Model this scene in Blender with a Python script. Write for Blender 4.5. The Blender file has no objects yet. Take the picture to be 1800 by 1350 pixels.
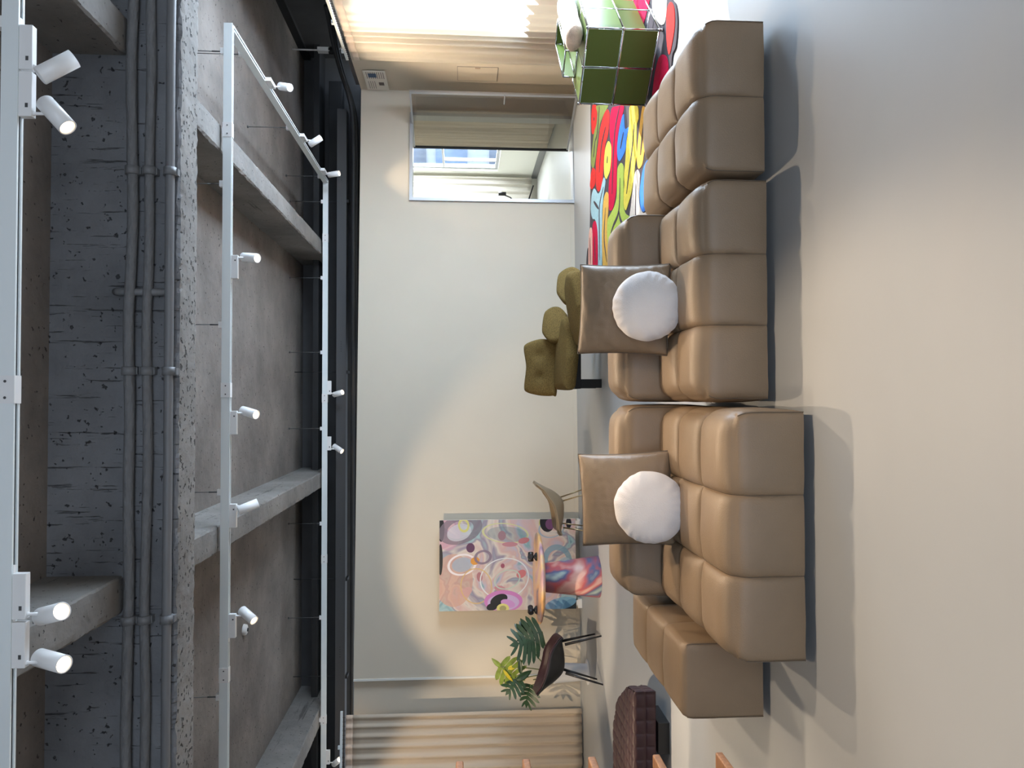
import bpy, bmesh, math, random
from mathutils import Vector, Matrix, noise
random.seed(7)
PI = math.pi
S = bpy.context.scene
COL = S.collection

# ------------------------------------------------------------------ camera
F_PX = 1300.0
PITCH, YAW = math.atan(88 / F_PX), math.atan(27 / F_PX)
cam_d = bpy.data.cameras.new('camera')
cam = bpy.data.objects.new('camera', cam_d)
COL.objects.link(cam)
fw = Vector((math.sin(YAW) * math.cos(PITCH), math.cos(YAW) * math.cos(PITCH), -math.sin(PITCH)))
rt = Vector((math.cos(YAW), -math.sin(YAW), 0))
up = rt.cross(fw)
# the phone was held turned by a quarter: the world's up points to the photo's left
m3 = Matrix((-up, rt, -fw)).transposed()
cam.matrix_world = Matrix.Translation((0, 0, 1.6)) @ m3.to_4x4()
cam_d.sensor_fit = 'HORIZONTAL'
cam_d.sensor_width = 36
cam_d.lens = 36 * F_PX / 1800
cam_d.clip_start = 0.05
cam_d.clip_end = 200
S.camera = cam

# ------------------------------------------------------------------ view, world, daylight
S.view_settings.view_transform = 'Standard'
S.view_settings.look = 'None'
S.view_settings.gamma = 1
S.view_settings.use_curve_mapping = False
S.view_settings.exposure = 0.10
world = bpy.data.worlds.new('sky')
S.world = world
world.use_nodes = True
bg = world.node_tree.nodes['Background']
bg.inputs[0].default_value = (0.62, 0.78, 1.0, 1)
bg.inputs[1].default_value = 2.2

def add_light(name, kind, loc, direction, energy, color, **kw):
    l = bpy.data.lights.new(name, kind)
    l.energy = energy
    l.color = color
    for k, v in kw.items():
        setattr(l, k, v)
    o = bpy.data.objects.new(name, l)
    COL.objects.link(o)
    o.location = loc
    o.rotation_euler = Vector(direction).to_track_quat('-Z', 'Y').to_euler()
    return o

add_light('sun', 'SUN', (9, 9, 8), (-0.94, -0.33, -0.74), 11.0, (1.0, 0.93, 0.83), angle=0.01)
# daylight arriving at the window openings
add_light('window_daylight', 'AREA', (4.62, 6.8, 1.5), (-1, 0, 0.50), 600, (0.66, 0.82, 1.0), shape='RECTANGLE', size=3.6, size_y=2.6)
add_light('far_window_daylight', 'AREA', (4.95, 14.1, 1.95), (-1, 0, -0.2), 260, (0.85, 0.93, 1.0), shape='RECTANGLE', size=2.0, size_y=1.9)

# unseen window opening and fill lamp added behind the camera to brighten the fronts
add_light('rear_fill', 'AREA', (0.6, -4.5, 1.75), (0, 1, 0.45), 115, (0.86, 0.92, 1.0), shape='RECTANGLE', size=7.0, size_y=2.7)

# ------------------------------------------------------------------ materials
def lin(c):
    return tuple(((v / 255) / 12.92 if v <= 10 else (((v / 255) + 0.055) / 1.055) ** 2.4) for v in c)

def mat(name, color, rough=0.5, metal=0.0, spec=0.5, var=0.0, vscale=4.0, bump=0.0, bscale=60.0, emit=None, estr=0.0,
        bdist=0.01, coat=0.0, sheen=0.0, stretch=None, detail=4.0):
    m = bpy.data.materials.new(name)
    m.use_nodes = True
    nt = m.node_tree
    b = nt.nodes['Principled BSDF']
    b.inputs['Base Color'].default_value = (*color, 1)
    b.inputs['Roughness'].default_value = rough
    b.inputs['Metallic'].default_value = metal
    b.inputs['Specular IOR Level'].default_value = spec
    b.inputs['Coat Weight'].default_value = coat
    b.inputs['Sheen Weight'].default_value = sheen
    tc = nt.nodes.new('ShaderNodeTexCoord')
    mp = nt.nodes.new('ShaderNodeMapping')
    if stretch:
        mp.inputs['Scale'].default_value = stretch
    nt.links.new(tc.outputs['Object'], mp.inputs['Vector'])
    if var > 0:
        n = nt.nodes.new('ShaderNodeTexNoise')
        n.inputs['Scale'].default_value = vscale
        n.inputs['Detail'].default_value = detail
        nt.links.new(mp.outputs[0], n.inputs['Vector'])
        r = nt.nodes.new('ShaderNodeValToRGB')
        r.color_ramp.elements[0].position = 0.3
        r.color_ramp.elements[1].position = 0.7
        r.color_ramp.elements[0].color = (*[max(0, c * (1 - var)) for c in color], 1)
        r.color_ramp.elements[1].color = (*[min(1, c * (1 + var)) for c in color], 1)
        nt.links.new(n.outputs['Fac'], r.inputs[0])
        nt.links.new(r.outputs[0], b.inputs['Base Color'])
    if bump > 0:
        n2 = nt.nodes.new('ShaderNodeTexNoise')
        n2.inputs['Scale'].default_value = bscale
        n2.inputs['Detail'].default_value = 3
        nt.links.new(mp.outputs[0], n2.inputs['Vector'])
        bp = nt.nodes.new('ShaderNodeBump')
        bp.inputs['Strength'].default_value = bump
        bp.inputs['Distance'].default_value = bdist
        nt.links.new(n2.outputs['Fac'], bp.inputs['Height'])
        nt.links.new(bp.outputs[0], b.inputs['Normal'])
    if emit:
        b.inputs['Emission Color'].default_value = (*emit, 1)
        b.inputs['Emission Strength'].default_value = estr
    return m

def concrete(name, color, lines=None, pits=0.62, bump=0.6):
    """painted raw concrete: blotches, small pits, formwork board lines across 'lines' axis"""
    m = mat(name, color, rough=0.85, spec=0.25)
    nt = m.node_tree
    b = nt.nodes['Principled BSDF']
    tc = nt.nodes.new('ShaderNodeTexCoord')
    L = nt.links.new
    n = nt.nodes.new('ShaderNodeTexNoise')
    n.inputs['Scale'].default_value = 1.3
    n.inputs['Detail'].default_value = 8
    n.inputs['Roughness'].default_value = 0.62
    L(tc.outputs['Object'], n.inputs['Vector'])
    r = nt.nodes.new('ShaderNodeValToRGB')
    r.color_ramp.elements[0].position = 0.32
    r.color_ramp.elements[1].position = 0.68
    r.color_ramp.elements[0].color = (*[c * 0.72 for c in color], 1)
    r.color_ramp.elements[1].color = (*[c * 1.28 for c in color], 1)
    L(n.outputs['Fac'], r.inputs[0])
    # pits
    p = nt.nodes.new('ShaderNodeTexNoise')
    p.inputs['Scale'].default_value = 30
    p.inputs['Detail'].default_value = 2
    L(tc.outputs['Object'], p.inputs['Vector'])
    pr = nt.nodes.new('ShaderNodeValToRGB')
    pr.color_ramp.elements[0].position = pits + 0.06
    pr.color_ramp.elements[1].position = pits + 0.10
    pr.color_ramp.elements[0].color = (0, 0, 0, 1)
    pr.color_ramp.elements[1].color = (1, 1, 1, 1)
    L(p.outputs['Fac'], pr.inputs[0])
    mix = nt.nodes.new('ShaderNodeMix')
    mix.data_type = 'RGBA'
    mix.inputs[7].default_value = (*[c * 0.3 for c in color], 1)
    L(pr.outputs[0], mix.inputs[0])
    L(r.outputs[0], mix.inputs[6])
    last = mix.outputs[2]
    h = nt.nodes.new('ShaderNodeMath')
    h.operation = 'MULTIPLY_ADD'
    h.inputs[1].default_value = -0.8
    L(pr.outputs[0], h.inputs[0])
    f = nt.nodes.new('ShaderNodeTexNoise')
    f.inputs['Scale'].default_value = 9
    f.inputs['Detail'].default_value = 8
    L(tc.outputs['Object'], f.inputs['Vector'])
    L(f.outputs['Fac'], h.inputs[2])
    height = h.outputs[0]
    if lines:
        mp = nt.nodes.new('ShaderNodeMapping')
        mp.inputs['Scale'].default_value = lines
        L(tc.outputs['Object'], mp.inputs['Vector'])
        ln = nt.nodes.new('ShaderNodeTexNoise')
        ln.inputs['Scale'].default_value = 1.0
        ln.inputs['Detail'].default_value = 5
        ln.inputs['Roughness'].default_value = 0.7
        L(mp.outputs[0], ln.inputs['Vector'])
        lr = nt.nodes.new('ShaderNodeValToRGB')
        e = lr.color_ramp.elements
        e[0].position = 0.33
        e[0].color = (0.25, 0.25, 0.25, 1)
        e[1].position = 0.385
        e[1].color = (1, 1, 1, 1)
        L(ln.outputs['Fac'], lr.inputs[0])
        mm = nt.nodes.new('ShaderNodeMix')
        mm.data_type = 'RGBA'
        mm.blend_type = 'MULTIPLY'
        mm.inputs[0].default_value = 0.62
        L(last, mm.inputs[6])
        L(lr.outputs[0], mm.inputs[7])
        last = mm.outputs[2]
        ad = nt.nodes.new('ShaderNodeMath')
        ad.operation = 'MULTIPLY_ADD'
        ad.inputs[1].default_value = 0.8
        L(lr.outputs[0], ad.inputs[0])
        L(height, ad.inputs[2])
        height = ad.outputs[0]
    L(last, b.inputs['Base Color'])
    bp = nt.nodes.new('ShaderNodeBump')
    bp.inputs['Strength'].default_value = bump
    bp.inputs['Distance'].default_value = 0.02
    L(height, bp.inputs['Height'])
    L(bp.outputs[0], b.inputs['Normal'])
    return m

def swirl_mat(name, stops, scale, dist, ellipses=(), bandscale=1.0, rough=0.45, axes=(0, 2)):
    """painted swirls: warped bands of colour, plus discs at given local places"""
    m = mat(name, (0.5, 0.5, 0.5), rough=rough)
    nt = m.node_tree
    L = nt.links.new
    b = nt.nodes['Principled BSDF']
    tc = nt.nodes.new('ShaderNodeTexCoord')
    n = nt.nodes.new('ShaderNodeTexNoise')
    n.inputs['Scale'].default_value = scale
    n.inputs['Detail'].default_value = 2.4
    n.inputs['Distortion'].default_value = dist
    L(tc.outputs['Object'], n.inputs['Vector'])
    mu = nt.nodes.new('ShaderNodeMath')
    mu.operation = 'MULTIPLY'
    mu.inputs[1].default_value = bandscale
    L(n.outputs['Fac'], mu.inputs[0])
    fr = nt.nodes.new('ShaderNodeMath')
    fr.operation = 'FRACT'
    L(mu.outputs[0], fr.inputs[0])
    r = nt.nodes.new('ShaderNodeValToRGB')
    cr = r.color_ramp
    while len(cr.elements) < len(stops):
        cr.elements.new(0.5)
    for e, (p, c) in zip(cr.elements, stops):
        e.position = p
        e.color = (*lin(c), 1)
    L(fr.outputs[0], r.inputs[0])
    last = r.outputs[0]
    sep = nt.nodes.new('ShaderNodeSeparateXYZ')
    L(tc.outputs['Object'], sep.inputs[0])
    U, V = sep.outputs[axes[0]], sep.outputs[axes[1]]
    def math_(op, a, bb, c=None):
        q = nt.nodes.new('ShaderNodeMath')
        q.operation = op
        for i, v in enumerate((a, bb, c)):
            if v is None:
                continue
            if isinstance(v, (int, float)):
                q.inputs[i].default_value = v
            else:
                L(v, q.inputs[i])
        return q.outputs[0]
    for (cx, cz, rx, rz, rot, col, ring, fill) in ellipses:
        dx = math_('SUBTRACT', U, cx)
        dz = math_('SUBTRACT', V, cz)
        ca, sa = math.cos(rot), math.sin(rot)
        u = math_('ADD', math_('MULTIPLY', dx, ca / rx), math_('MULTIPLY', dz, sa / rx))
        v = math_('ADD', math_('MULTIPLY', dx, -sa / rz), math_('MULTIPLY', dz, ca / rz))
        d = math_('SQRT', math_('ADD', math_('MULTIPLY', u, u), math_('MULTIPLY', v, v)), 0.0)
        inside = math_('LESS_THAN', d, 1.0)
        if ring:
            inner = math_('GREATER_THAN', d, 1.0 - ring)
            mask = math_('MULTIPLY', inside, inner)
        else:
            mask = inside
        mask = math_('MULTIPLY', mask, fill)
        mx = nt.nodes.new('ShaderNodeMix')
        mx.data_type = 'RGBA'
        L(mask, mx.inputs[0])
        L(last, mx.inputs[6])
        mx.inputs[7].default_value = (*lin(col), 1)
        last = mx.outputs[2]
    L(last, b.inputs['Base Color'])
    return m

M = {}
M['floor'] = mat('floor_epoxy', (0.425, 0.447, 0.468), rough=0.48, spec=0.3, var=0.03, vscale=1.2, bump=0.05, bscale=14, bdist=0.004)
M['wall'] = mat('wall_paint', (0.62, 0.555, 0.45), rough=0.75, spec=0.25, var=0.015, vscale=2, bump=0.04, bscale=120)
M['wall_edge'] = mat('wall_edge_lit', (0.72, 0.71, 0.66), rough=0.7)  # paler than the wall: a lit edge put into the colour
M['slab'] = concrete('slab_concrete', (0.205, 0.182, 0.164))
M['beam'] = concrete('beam_concrete', (0.215, 0.202, 0.188), lines=(0.6, 0.6, 9.0))
M['girder'] = concrete('girder_concrete', (0.165, 0.168, 0.176), lines=(38.0, 1.0, 2.2), pits=0.62, bump=0.9)
M['girder_soffit'] = concrete('girder_soffit_concrete', (0.215, 0.202, 0.188), pits=0.56, bump=0.9)
M['dark'] = mat('dark_paint', (0.075, 0.074, 0.076), rough=0.6, var=0.15, vscale=3)
M['darker'] = mat('dark_duct_paint', (0.020, 0.021, 0.023), rough=0.6, var=0.15, vscale=3)
M['pipe'] = mat('pipe_grey', (0.16, 0.163, 0.17), rough=0.45, var=0.08, vscale=8, bump=0.12, bscale=12, stretch=(0.5, 4, 4), bdist=0.02)
M['pipe_wrap'] = mat('pipe_wrap_grey', (0.15, 0.152, 0.156), rough=0.7, var=0.12, vscale=12, bump=0.55, bscale=16, stretch=(1.2, 3, 3), bdist=0.02)
M['rail'] = mat('rail_white', (0.80, 0.84, 0.84), rough=0.4)
M['lamp_white'] = mat('lamp_white', (0.84, 0.83, 0.82), rough=0.35)
M['black'] = mat('black_metal', (0.012, 0.012, 0.014), rough=0.4)
M['soft_black'] = mat('black_plastic', (0.010, 0.010, 0.012), rough=0.55)
M['slot'] = mat('slot_black', (0.02, 0.022, 0.03), rough=0.5)
M['rod'] = mat('rod_grey', (0.10, 0.10, 0.10), rough=0.5, metal=0.4)
M['lens'] = mat('lens_lit', (1, 0.9, 0.75), rough=0.3, emit=(1.0, 0.80, 0.55), estr=9.0)
M['lens_rim'] = mat('lens_reflector', (0.85, 0.75, 0.6), rough=0.25, emit=(1.0, 0.75, 0.5), estr=0.5)
M['leather'] = mat('taupe_leather', (0.285, 0.202, 0.130), rough=0.45, spec=0.5, var=0.05, vscale=6, bump=0.34, bscale=170, bdist=0.004)
M['leather_seam'] = mat('taupe_seam', (0.16, 0.12, 0.085), rough=0.6)
M['fleece'] = mat('white_fleece', (0.88, 0.84, 0.83), rough=0.95, spec=0.1, sheen=0.4, bump=0.5, bscale=170, bdist=0.006)
M['fur'] = mat('cream_fur', (0.66, 0.52, 0.42), rough=0.95, spec=0.1, sheen=0.3, var=0.25, vscale=12, bump=0.9, bscale=120, bdist=0.01)
M['olive_wool'] = mat('olive_wool', (0.165, 0.112, 0.038), rough=0.92, spec=0.15, var=0.28, vscale=90, bump=0.5, bscale=150, bdist=0.006, detail=2)
M['green_panel'] = mat('green_lacquer', (0.085, 0.125, 0.030), rough=0.38, spec=0.22)
M['chrome'] = mat('chrome', (0.50, 0.50, 0.51), rough=0.08, metal=1.0)
M['brass'] = mat('brass', (0.42, 0.33, 0.19), rough=0.28, metal=0.9)
M['tan_shell'] = mat('tan_shell_leather', (0.27, 0.20, 0.125), rough=0.5, bump=0.1, bscale=150)
M['burgundy'] = mat('burgundy_leather', (0.048, 0.021, 0.026), rough=0.46, spec=0.4, bump=0.12, bscale=160, bdist=0.004)
M['oak'] = mat('oak', (0.36, 0.17, 0.08), rough=0.5, var=0.2, vscale=6, stretch=(1, 12, 12))
M['pot'] = mat('white_pot', (0.72, 0.74, 0.78), rough=0.35)
M['soil'] = mat('soil', (0.03, 0.02, 0.012), rough=0.95, bump=0.8, bscale=40)
M['leaf_dark'] = mat('leaf_dark_green', (0.020, 0.056, 0.022), rough=0.4, var=0.3, vscale=20)
M['leaf_light'] = mat('leaf_yellow_green', (0.22, 0.30, 0.045), rough=0.4, var=0.35, vscale=14)
M['leaf_yellow'] = mat('leaf_yellow', (0.62, 0.50, 0.03), rough=0.5)
M['stem'] = mat('stem_green', (0.13, 0.15, 0.05), rough=0.5)
M['alu'] = mat('aluminium_frame', (0.42, 0.43, 0.45), rough=0.4, metal=0.5)
M['paper'] = mat('paper', (0.80, 0.76, 0.68), rough=0.8)
M['ink'] = mat('ink', (0.16, 0.13, 0.12), rough=0.8)
M['ink_blue'] = mat('ink_blue', (0.08, 0.13, 0.22), rough=0.8)
M['light_floor'] = mat('far_room_floor', (0.62, 0.61, 0.57), rough=0.35, var=0.02, vscale=2)
M['far_wall'] = mat('far_room_wall', (0.72, 0.71, 0.64), rough=0.8)
M['grey_skirting'] = mat('grey_skirting', (0.20, 0.20, 0.20), rough=0.5)
M['white_block'] = mat('white_block', (0.78, 0.77, 0.74), rough=0.6)
M['seam_line'] = mat('wall_panel_line', (0.22, 0.20, 0.18), rough=0.8)

def curtain_mat(name, color, transl):
    m = bpy.data.materials.new(name)
    m.use_nodes = True
    nt = m.node_tree
    b = nt.nodes['Principled BSDF']
    b.inputs['Base Color'].default_value = (*color, 1)
    b.inputs['Roughness'].default_value = 0.9
    b.inputs['Specular IOR Level'].default_value = 0.1
    t = nt.nodes.new('ShaderNodeBsdfTranslucent')
    t.inputs[0].default_value = (*color, 1)
    mx = nt.nodes.new('ShaderNodeMixShader')
    mx.inputs[0].default_value = transl
    nt.links.new(b.outputs[0], mx.inputs[1])
    nt.links.new(t.outputs[0], mx.inputs[2])
    nt.links.new(mx.outputs[0], nt.nodes['Material Output'].inputs[0])
    n = nt.nodes.new('ShaderNodeTexNoise')
    n.inputs['Scale'].default_value = 250
    bp = nt.nodes.new('ShaderNodeBump')
    bp.inputs['Strength'].default_value = 0.15
    bp.inputs['Distance'].default_value = 0.003
    nt.links.new(n.outputs['Fac'], bp.inputs['Height'])
    nt.links.new(bp.outputs[0], b.inputs['Normal'])
    return m
M['curtain'] = curtain_mat('linen_curtain', (0.66, 0.56, 0.44), 0.12)
M['curtain_sheer'] = curtain_mat('light_curtain', (0.72, 0.68, 0.60), 0.45)
M['curtain_head'] = curtain_mat('curtain_heading_tape', (0.74, 0.64, 0.54), 0.25)

def glass_mat(name, color, rough, mixv):
    m = bpy.data.materials.new(name)
    m.use_nodes = True
    nt = m.node_tree
    out = nt.nodes['Material Output']
    nt.nodes.remove(nt.nodes['Principled BSDF'])
    tr = nt.nodes.new('ShaderNodeBsdfTransparent')
    tr.inputs[0].default_value = (*color, 1)
    gl = nt.nodes.new('ShaderNodeBsdfGlossy')
    gl.inputs['Roughness'].default_value = rough
    gl.inputs['Color'].default_value = (0.9, 0.9, 0.9, 1)
    mx = nt.nodes.new('ShaderNodeMixShader')
    mx.inputs[0].default_value = mixv
    nt.links.new(tr.outputs[0], mx.inputs[1])
    nt.links.new(gl.outputs[0], mx.inputs[2])
    nt.links.new(mx.outputs[0], out.inputs[0])
    return m
M['tinted_glass'] = glass_mat('tinted_glass', (0.66, 0.63, 0.58), 0.02, 0.10)
M['clear_glass'] = glass_mat('clear_glass', (0.97, 0.98, 0.99), 0.0, 0.04)

# ------------------------------------------------------------------ mesh helpers
class MB:
    def __init__(self):
        self.bm = bmesh.new()
        self.mi = 0
    def _faces(self, vs, faces):
        out = []
        for f in faces:
            try:
                fc = self.bm.faces.new([vs[i] for i in f])
                fc.material_index = self.mi
                out.append(fc)
            except ValueError:
                pass
        return out
    def box(self, x0, x1, y0, y1, z0, z1, mtx=None, bev=0.0):
        bm = bmesh.new()
        vs = [bm.verts.new((x, y, z)) for x in (x0, x1) for y in (y0, y1) for z in (z0, z1)]
        for f in ((0, 1, 3, 2), (4, 6, 7, 5), (0, 4, 5, 1), (2, 3, 7, 6), (0, 2, 6, 4), (1, 5, 7, 3)):
            bm.faces.new([vs[i] for i in f])
        if bev > 0:
            bmesh.ops.bevel(bm, geom=list(bm.edges), offset=bev, segments=3, profile=0.7, affect='EDGES')
        self._merge(bm, mtx)
    def _merge(self, bm, mtx=None):
        if mtx:
            bmesh.ops.transform(bm, matrix=mtx, verts=bm.verts)
        bm.verts.index_update()
        mp = [self.bm.verts.new(v.co) for v in bm.verts]
        for f in bm.faces:
            try:
                nf = self.bm.faces.new([mp[v.index] for v in f.verts])
                nf.material_index = self.mi
            except ValueError:
                pass
        bm.free()
    def tube(self, pts, r, seg=12, cap=True):
        pts = [Vector(p) for p in pts]
        rs = r if isinstance(r, (list, tuple)) else [r] * len(pts)
        rings = []
        prev = None
        for i, p in enumerate(pts):
            d = (pts[min(i + 1, len(pts) - 1)] - pts[max(i - 1, 0)]).normalized()
            if prev is None:
                a = d.orthogonal().normalized()
            else:
                a = (prev - d * prev.dot(d)).normalized()
            prev = a
            c = d.cross(a)
            rings.append([self.bm.verts.new(p + (a * math.cos(t) + c * math.sin(t)) * rs[i])
                          for t in [2 * PI * k / seg for k in range(seg)]])
        for i in range(len(rings) - 1):
            for k in range(seg):
                f = self.bm.faces.new((rings[i][k], rings[i][(k + 1) % seg], rings[i + 1][(k + 1) % seg], rings[i + 1][k]))
                f.material_index = self.mi
                f.smooth = True
        if cap:
            f = self.bm.faces.new(rings[0][::-1]); f.material_index = self.mi
            f = self.bm.faces.new(rings[-1]); f.material_index = self.mi
    def lathe(self, prof, seg=40, loc=(0, 0, 0), mtx=None):
        rings = []
        T = mtx or Matrix.Translation(loc)
        for (r, z) in prof:
            if r < 1e-5:
                rings.append([self.bm.verts.new(T @ Vector((0, 0, z)))])
            else:
                rings.append([self.bm.verts.new(T @ Vector((r * math.cos(2 * PI * k / seg), r * math.sin(2 * PI * k / seg), z))) for k in range(seg)])
        for i in range(len(rings) - 1):
            A, B = rings[i], rings[i + 1]
            for k in range(seg):
                k2 = (k + 1) % seg
                if len(A) == 1 and len(B) == 1:
                    continue
                if len(A) == 1:
                    vs = (A[0], B[k2], B[k])
                elif len(B) == 1:
                    vs = (A[k], A[k2], B[0])
                else:
                    vs = (A[k], A[k2], B[k2], B[k])
                f = self.bm.faces.new(vs)
                f.material_index = self.mi
                f.smooth = True
    def grid(self, fn, nu, nv, closed_u=False):
        vs = [[self.bm.verts.new(fn(i, j)) for j in range(nv)] for i in range(nu)]
        for i in range(nu - (0 if closed_u else 1)):
            for j in range(nv - 1):
                i2 = (i + 1) % nu
                try:
                    f = self.bm.faces.new((vs[i][j], vs[i2][j], vs[i2][j + 1], vs[i][j + 1]))
                    f.material_index = self.mi
                    f.smooth = True
                except ValueError:
                    pass
        return vs
    def poly(self, pts, z0, z1):
        a = [self.bm.verts.new((p[0], p[1], z1)) for p in pts]
        b = [self.bm.verts.new((p[0], p[1], z0)) for p in pts]
        n = len(pts)
        fs = [self.bm.faces.new(a), self.bm.faces.new(b[::-1])]
        for i in range(n):
            fs.append(self.bm.faces.new((a[i], b[i], b[(i + 1) % n], a[(i + 1) % n])))
        for f in fs:
            f.material_index = self.mi
    def build(self, name, mats, parent=None, smooth=None, merge=0.0, recalc=True, shift=None):
        if merge > 0:
            bmesh.ops.remove_doubles(self.bm, verts=self.bm.verts, dist=merge)
        if recalc:
            bmesh.ops.recalc_face_normals(self.bm, faces=self.bm.faces)
        if smooth is not None:
            for f in self.bm.faces:
                f.smooth = smooth
        if shift is not None:
            bmesh.ops.translate(self.bm, verts=self.bm.verts, vec=shift)
        me = bpy.data.meshes.new(name)
        self.bm.to_mesh(me)
        self.bm.free()
        if not isinstance(mats, (list, tuple)):
            mats = [mats]
        for m in mats:
            me.materials.append(m)
        o = bpy.data.objects.new(name, me)
        COL.objects.link(o)
        if parent is not None:
            o.parent = parent
        return o

def tag(o, label=None, cat=None, group=None, kind=None):
    if label: o['label'] = label
    if cat: o['category'] = cat
    if group: o['group'] = group
    if kind: o['kind'] = kind
    return o

def empty(name, loc, label, cat, rz=0.0, group=None):
    o = bpy.data.objects.new(name, None)
    COL.objects.link(o)
    o.location = loc
    o.rotation_euler = (0, 0, rz)
    o.empty_display_size = 0.1
    return tag(o, label, cat, group)

def catmull(pts, n=5, closed=True):
    out = []
    N = len(pts)
    rng = range(N) if closed else range(N - 1)
    for i in rng:
        if closed:
            p0, p1, p2, p3 = pts[(i - 1) % N], pts[i], pts[(i + 1) % N], pts[(i + 2) % N]
        else:
            p0, p1, p2, p3 = pts[max(i - 1, 0)], pts[i], pts[i + 1], pts[min(i + 2, N - 1)]
        for k in range(n):
            t = k / n
            out.append(tuple(0.5 * ((2 * b) + (-a + c) * t + (2 * a - 5 * b + 4 * c - d) * t * t + (-a + 3 * b - 3 * c + d) * t ** 3)
                             for a, b, c, d in zip(p0, p1, p2, p3)))
    if not closed:
        out.append(tuple(pts[-1]))
    return out

def struct(o):
    o['kind'] = 'structure'
    return o

def rough_box(mb, x0, x1, y0, y1, z0, z1, axis, step=0.03, j=0.008, mi_bottom=None):
    """long concrete member with worn arrises; axis = 'x' or 'y'"""
    a0, a1 = (x0, x1) if axis == 'x' else (y0, y1)
    n = max(2, int((a1 - a0) / step))
    c0, c1 = (y0, y1) if axis == 'x' else (x0, x1)
    rings = []
    for i in range(n + 1):
        t = a0 + (a1 - a0) * i / n
        ring = []
        # cross-section, two extra points near each lower arris
        cs = [(c0, z1), (c0, z0 + 0.05), (c0, z0 + 0.012), (c0 + 0.014, z0), (c0 + 0.05, z0),
              (c1 - 0.05, z0), (c1 - 0.014, z0), (c1, z0 + 0.012), (c1, z0 + 0.05), (c1, z1)]
        for q, (c, z) in enumerate(cs):
            amp = j if q in (2, 3, 6, 7) else 0
            nn = noise.noise(Vector((t * 7, q * 3.1 + c0, z0))) + 0.6 * noise.noise(Vector((t * 26, q * 1.7, c1)))
            dc = amp * nn * (1 if q < 5 else -1)
            dz = amp * abs(nn)
            p = (t, c + dc, z + dz) if axis == 'x' else (c + dc, t, z + dz)
            ring.append(mb.bm.verts.new(p))
        rings.append(ring)
    for i in range(n):
        for q in range(9):
            f = mb.bm.faces.new((rings[i][q], rings[i + 1][q], rings[i + 1][q + 1], rings[i][q + 1]))
            f.material_index = mi_bottom if (mi_bottom is not None and 3 <= q <= 5) else mb.mi
    for r in (rings[0], rings[-1]):
        f = mb.bm.faces.new(r); f.material_index = mb.mi
    for i in range(n):
        f = mb.bm.faces.new((rings[i][9], rings[i + 1][9], rings[i + 1][0], rings[i][0])); f.material_index = mb.mi

# ------------------------------------------------------------------ the setting
ZC = 4.04                                   # ceiling slab
def wy(x):                                  # plane of the cream back wall
    return 10.24 + 0.07 * x
ANG = math.atan(0.07)

b = MB(); b.box(-9, 5.4, -4.2, 16.2, -0.1, 0.0); struct(b.build('floor', M['floor']))
b = MB(); b.box(-9, 5.42, -4.2, 11.7, ZC, ZC + 0.15); struct(b.build('ceiling', M['slab']))
b = MB(); b.box(-9.1, -9, -4.2, 11.7, 0, ZC); struct(b.build('wall_left', M['wall']))
b = MB(); b.box(-9, -3.0, -4.3, -4.2, 0, ZC); b.box(4.2, 5.4, -4.3, -4.2, 0, ZC); b.box(-3.0, 4.2, -4.3, -4.2, 0, 0.35); b.box(-3.0, 4.2, -4.3, -4.2, 3.15, ZC)
struct(b.build('wall_front', M['wall']))  # window opening added to let the rear fill through

def quad_prism(mb, x0, x1, z0, z1, th=0.14, off=0.0):
    vs = [mb.bm.verts.new((x, wy(x) + off + d, z)) for x in (x0, x1) for d in (0, th) for z in (z0, z1)]
    mb._faces(vs, ((0, 1, 3, 2), (4, 6, 7, 5), (0, 4, 5, 1), (2, 3, 7, 6), (0, 2, 6, 4), (1, 5, 7, 3)))

# cream partition at the back, with the door opening on its right end
DX0, DX1, DZ = 2.80, 4.08, 2.34
b = MB()
quad_prism(b, -3.70, DX0, 0, 3.03)
quad_prism(b, DX0, DX1, DZ, 3.03)
quad_prism(b, DX1, 4.60, 0, 3.03)
struct(b.build('wall_back', M['wall']))
b = MB(); quad_prism(b, -8.9, -3.70, 0, 3.03, off=0.05); struct(b.build('wall_back_left', M['wall']))
b = MB(); quad_prism(b, -3.725, -3.70, 0, 3.03, th=0.06, off=-0.012); struct(b.build('trim_1', M['wall_edge']))  # thin pale strip drawn for the edge that catches the light
b = MB(); quad_prism(b, -3.70, DX0 - 0.03, 0, 0.055, th=0.012, off=-0.008); struct(b.build('baseboard_back', M['wall']))

# right side wall, with the tall windows nearer the camera
WY0, WY1, WZ0, WZ1 = 5.0, 8.65, 0.12, 2.85
b = MB()
b.box(4.41, 4.53, -4.2, WY0, 0, 3.03)
b.box(4.41, 4.53, WY1, wy(4.41), 0, 3.03)
b.box(4.41, 4.53, WY0, WY1, 0, WZ0)
b.box(4.41, 4.53, WY0, WY1, WZ1, 3.03)
struct(b.build('wall_right', M['wall']))
b = MB(); b.box(5.3, 5.42, -4.2, 11.7, 2.95, ZC); b.box(4.41, 5.42, -4.2, 10.4, 3.03, 3.08); struct(b.build('wall_upper_right', M['dark']))
b = MB(); b.box(5.24, 5.299, -4.2, 11.5, 3.93, ZC); struct(b.build('trim_2', M['darker']))
b = MB(); b.box(-9, 5.4, 11.55, 11.7, 2.95, ZC); struct(b.build('wall_upper_back', M['dark']))

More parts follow.
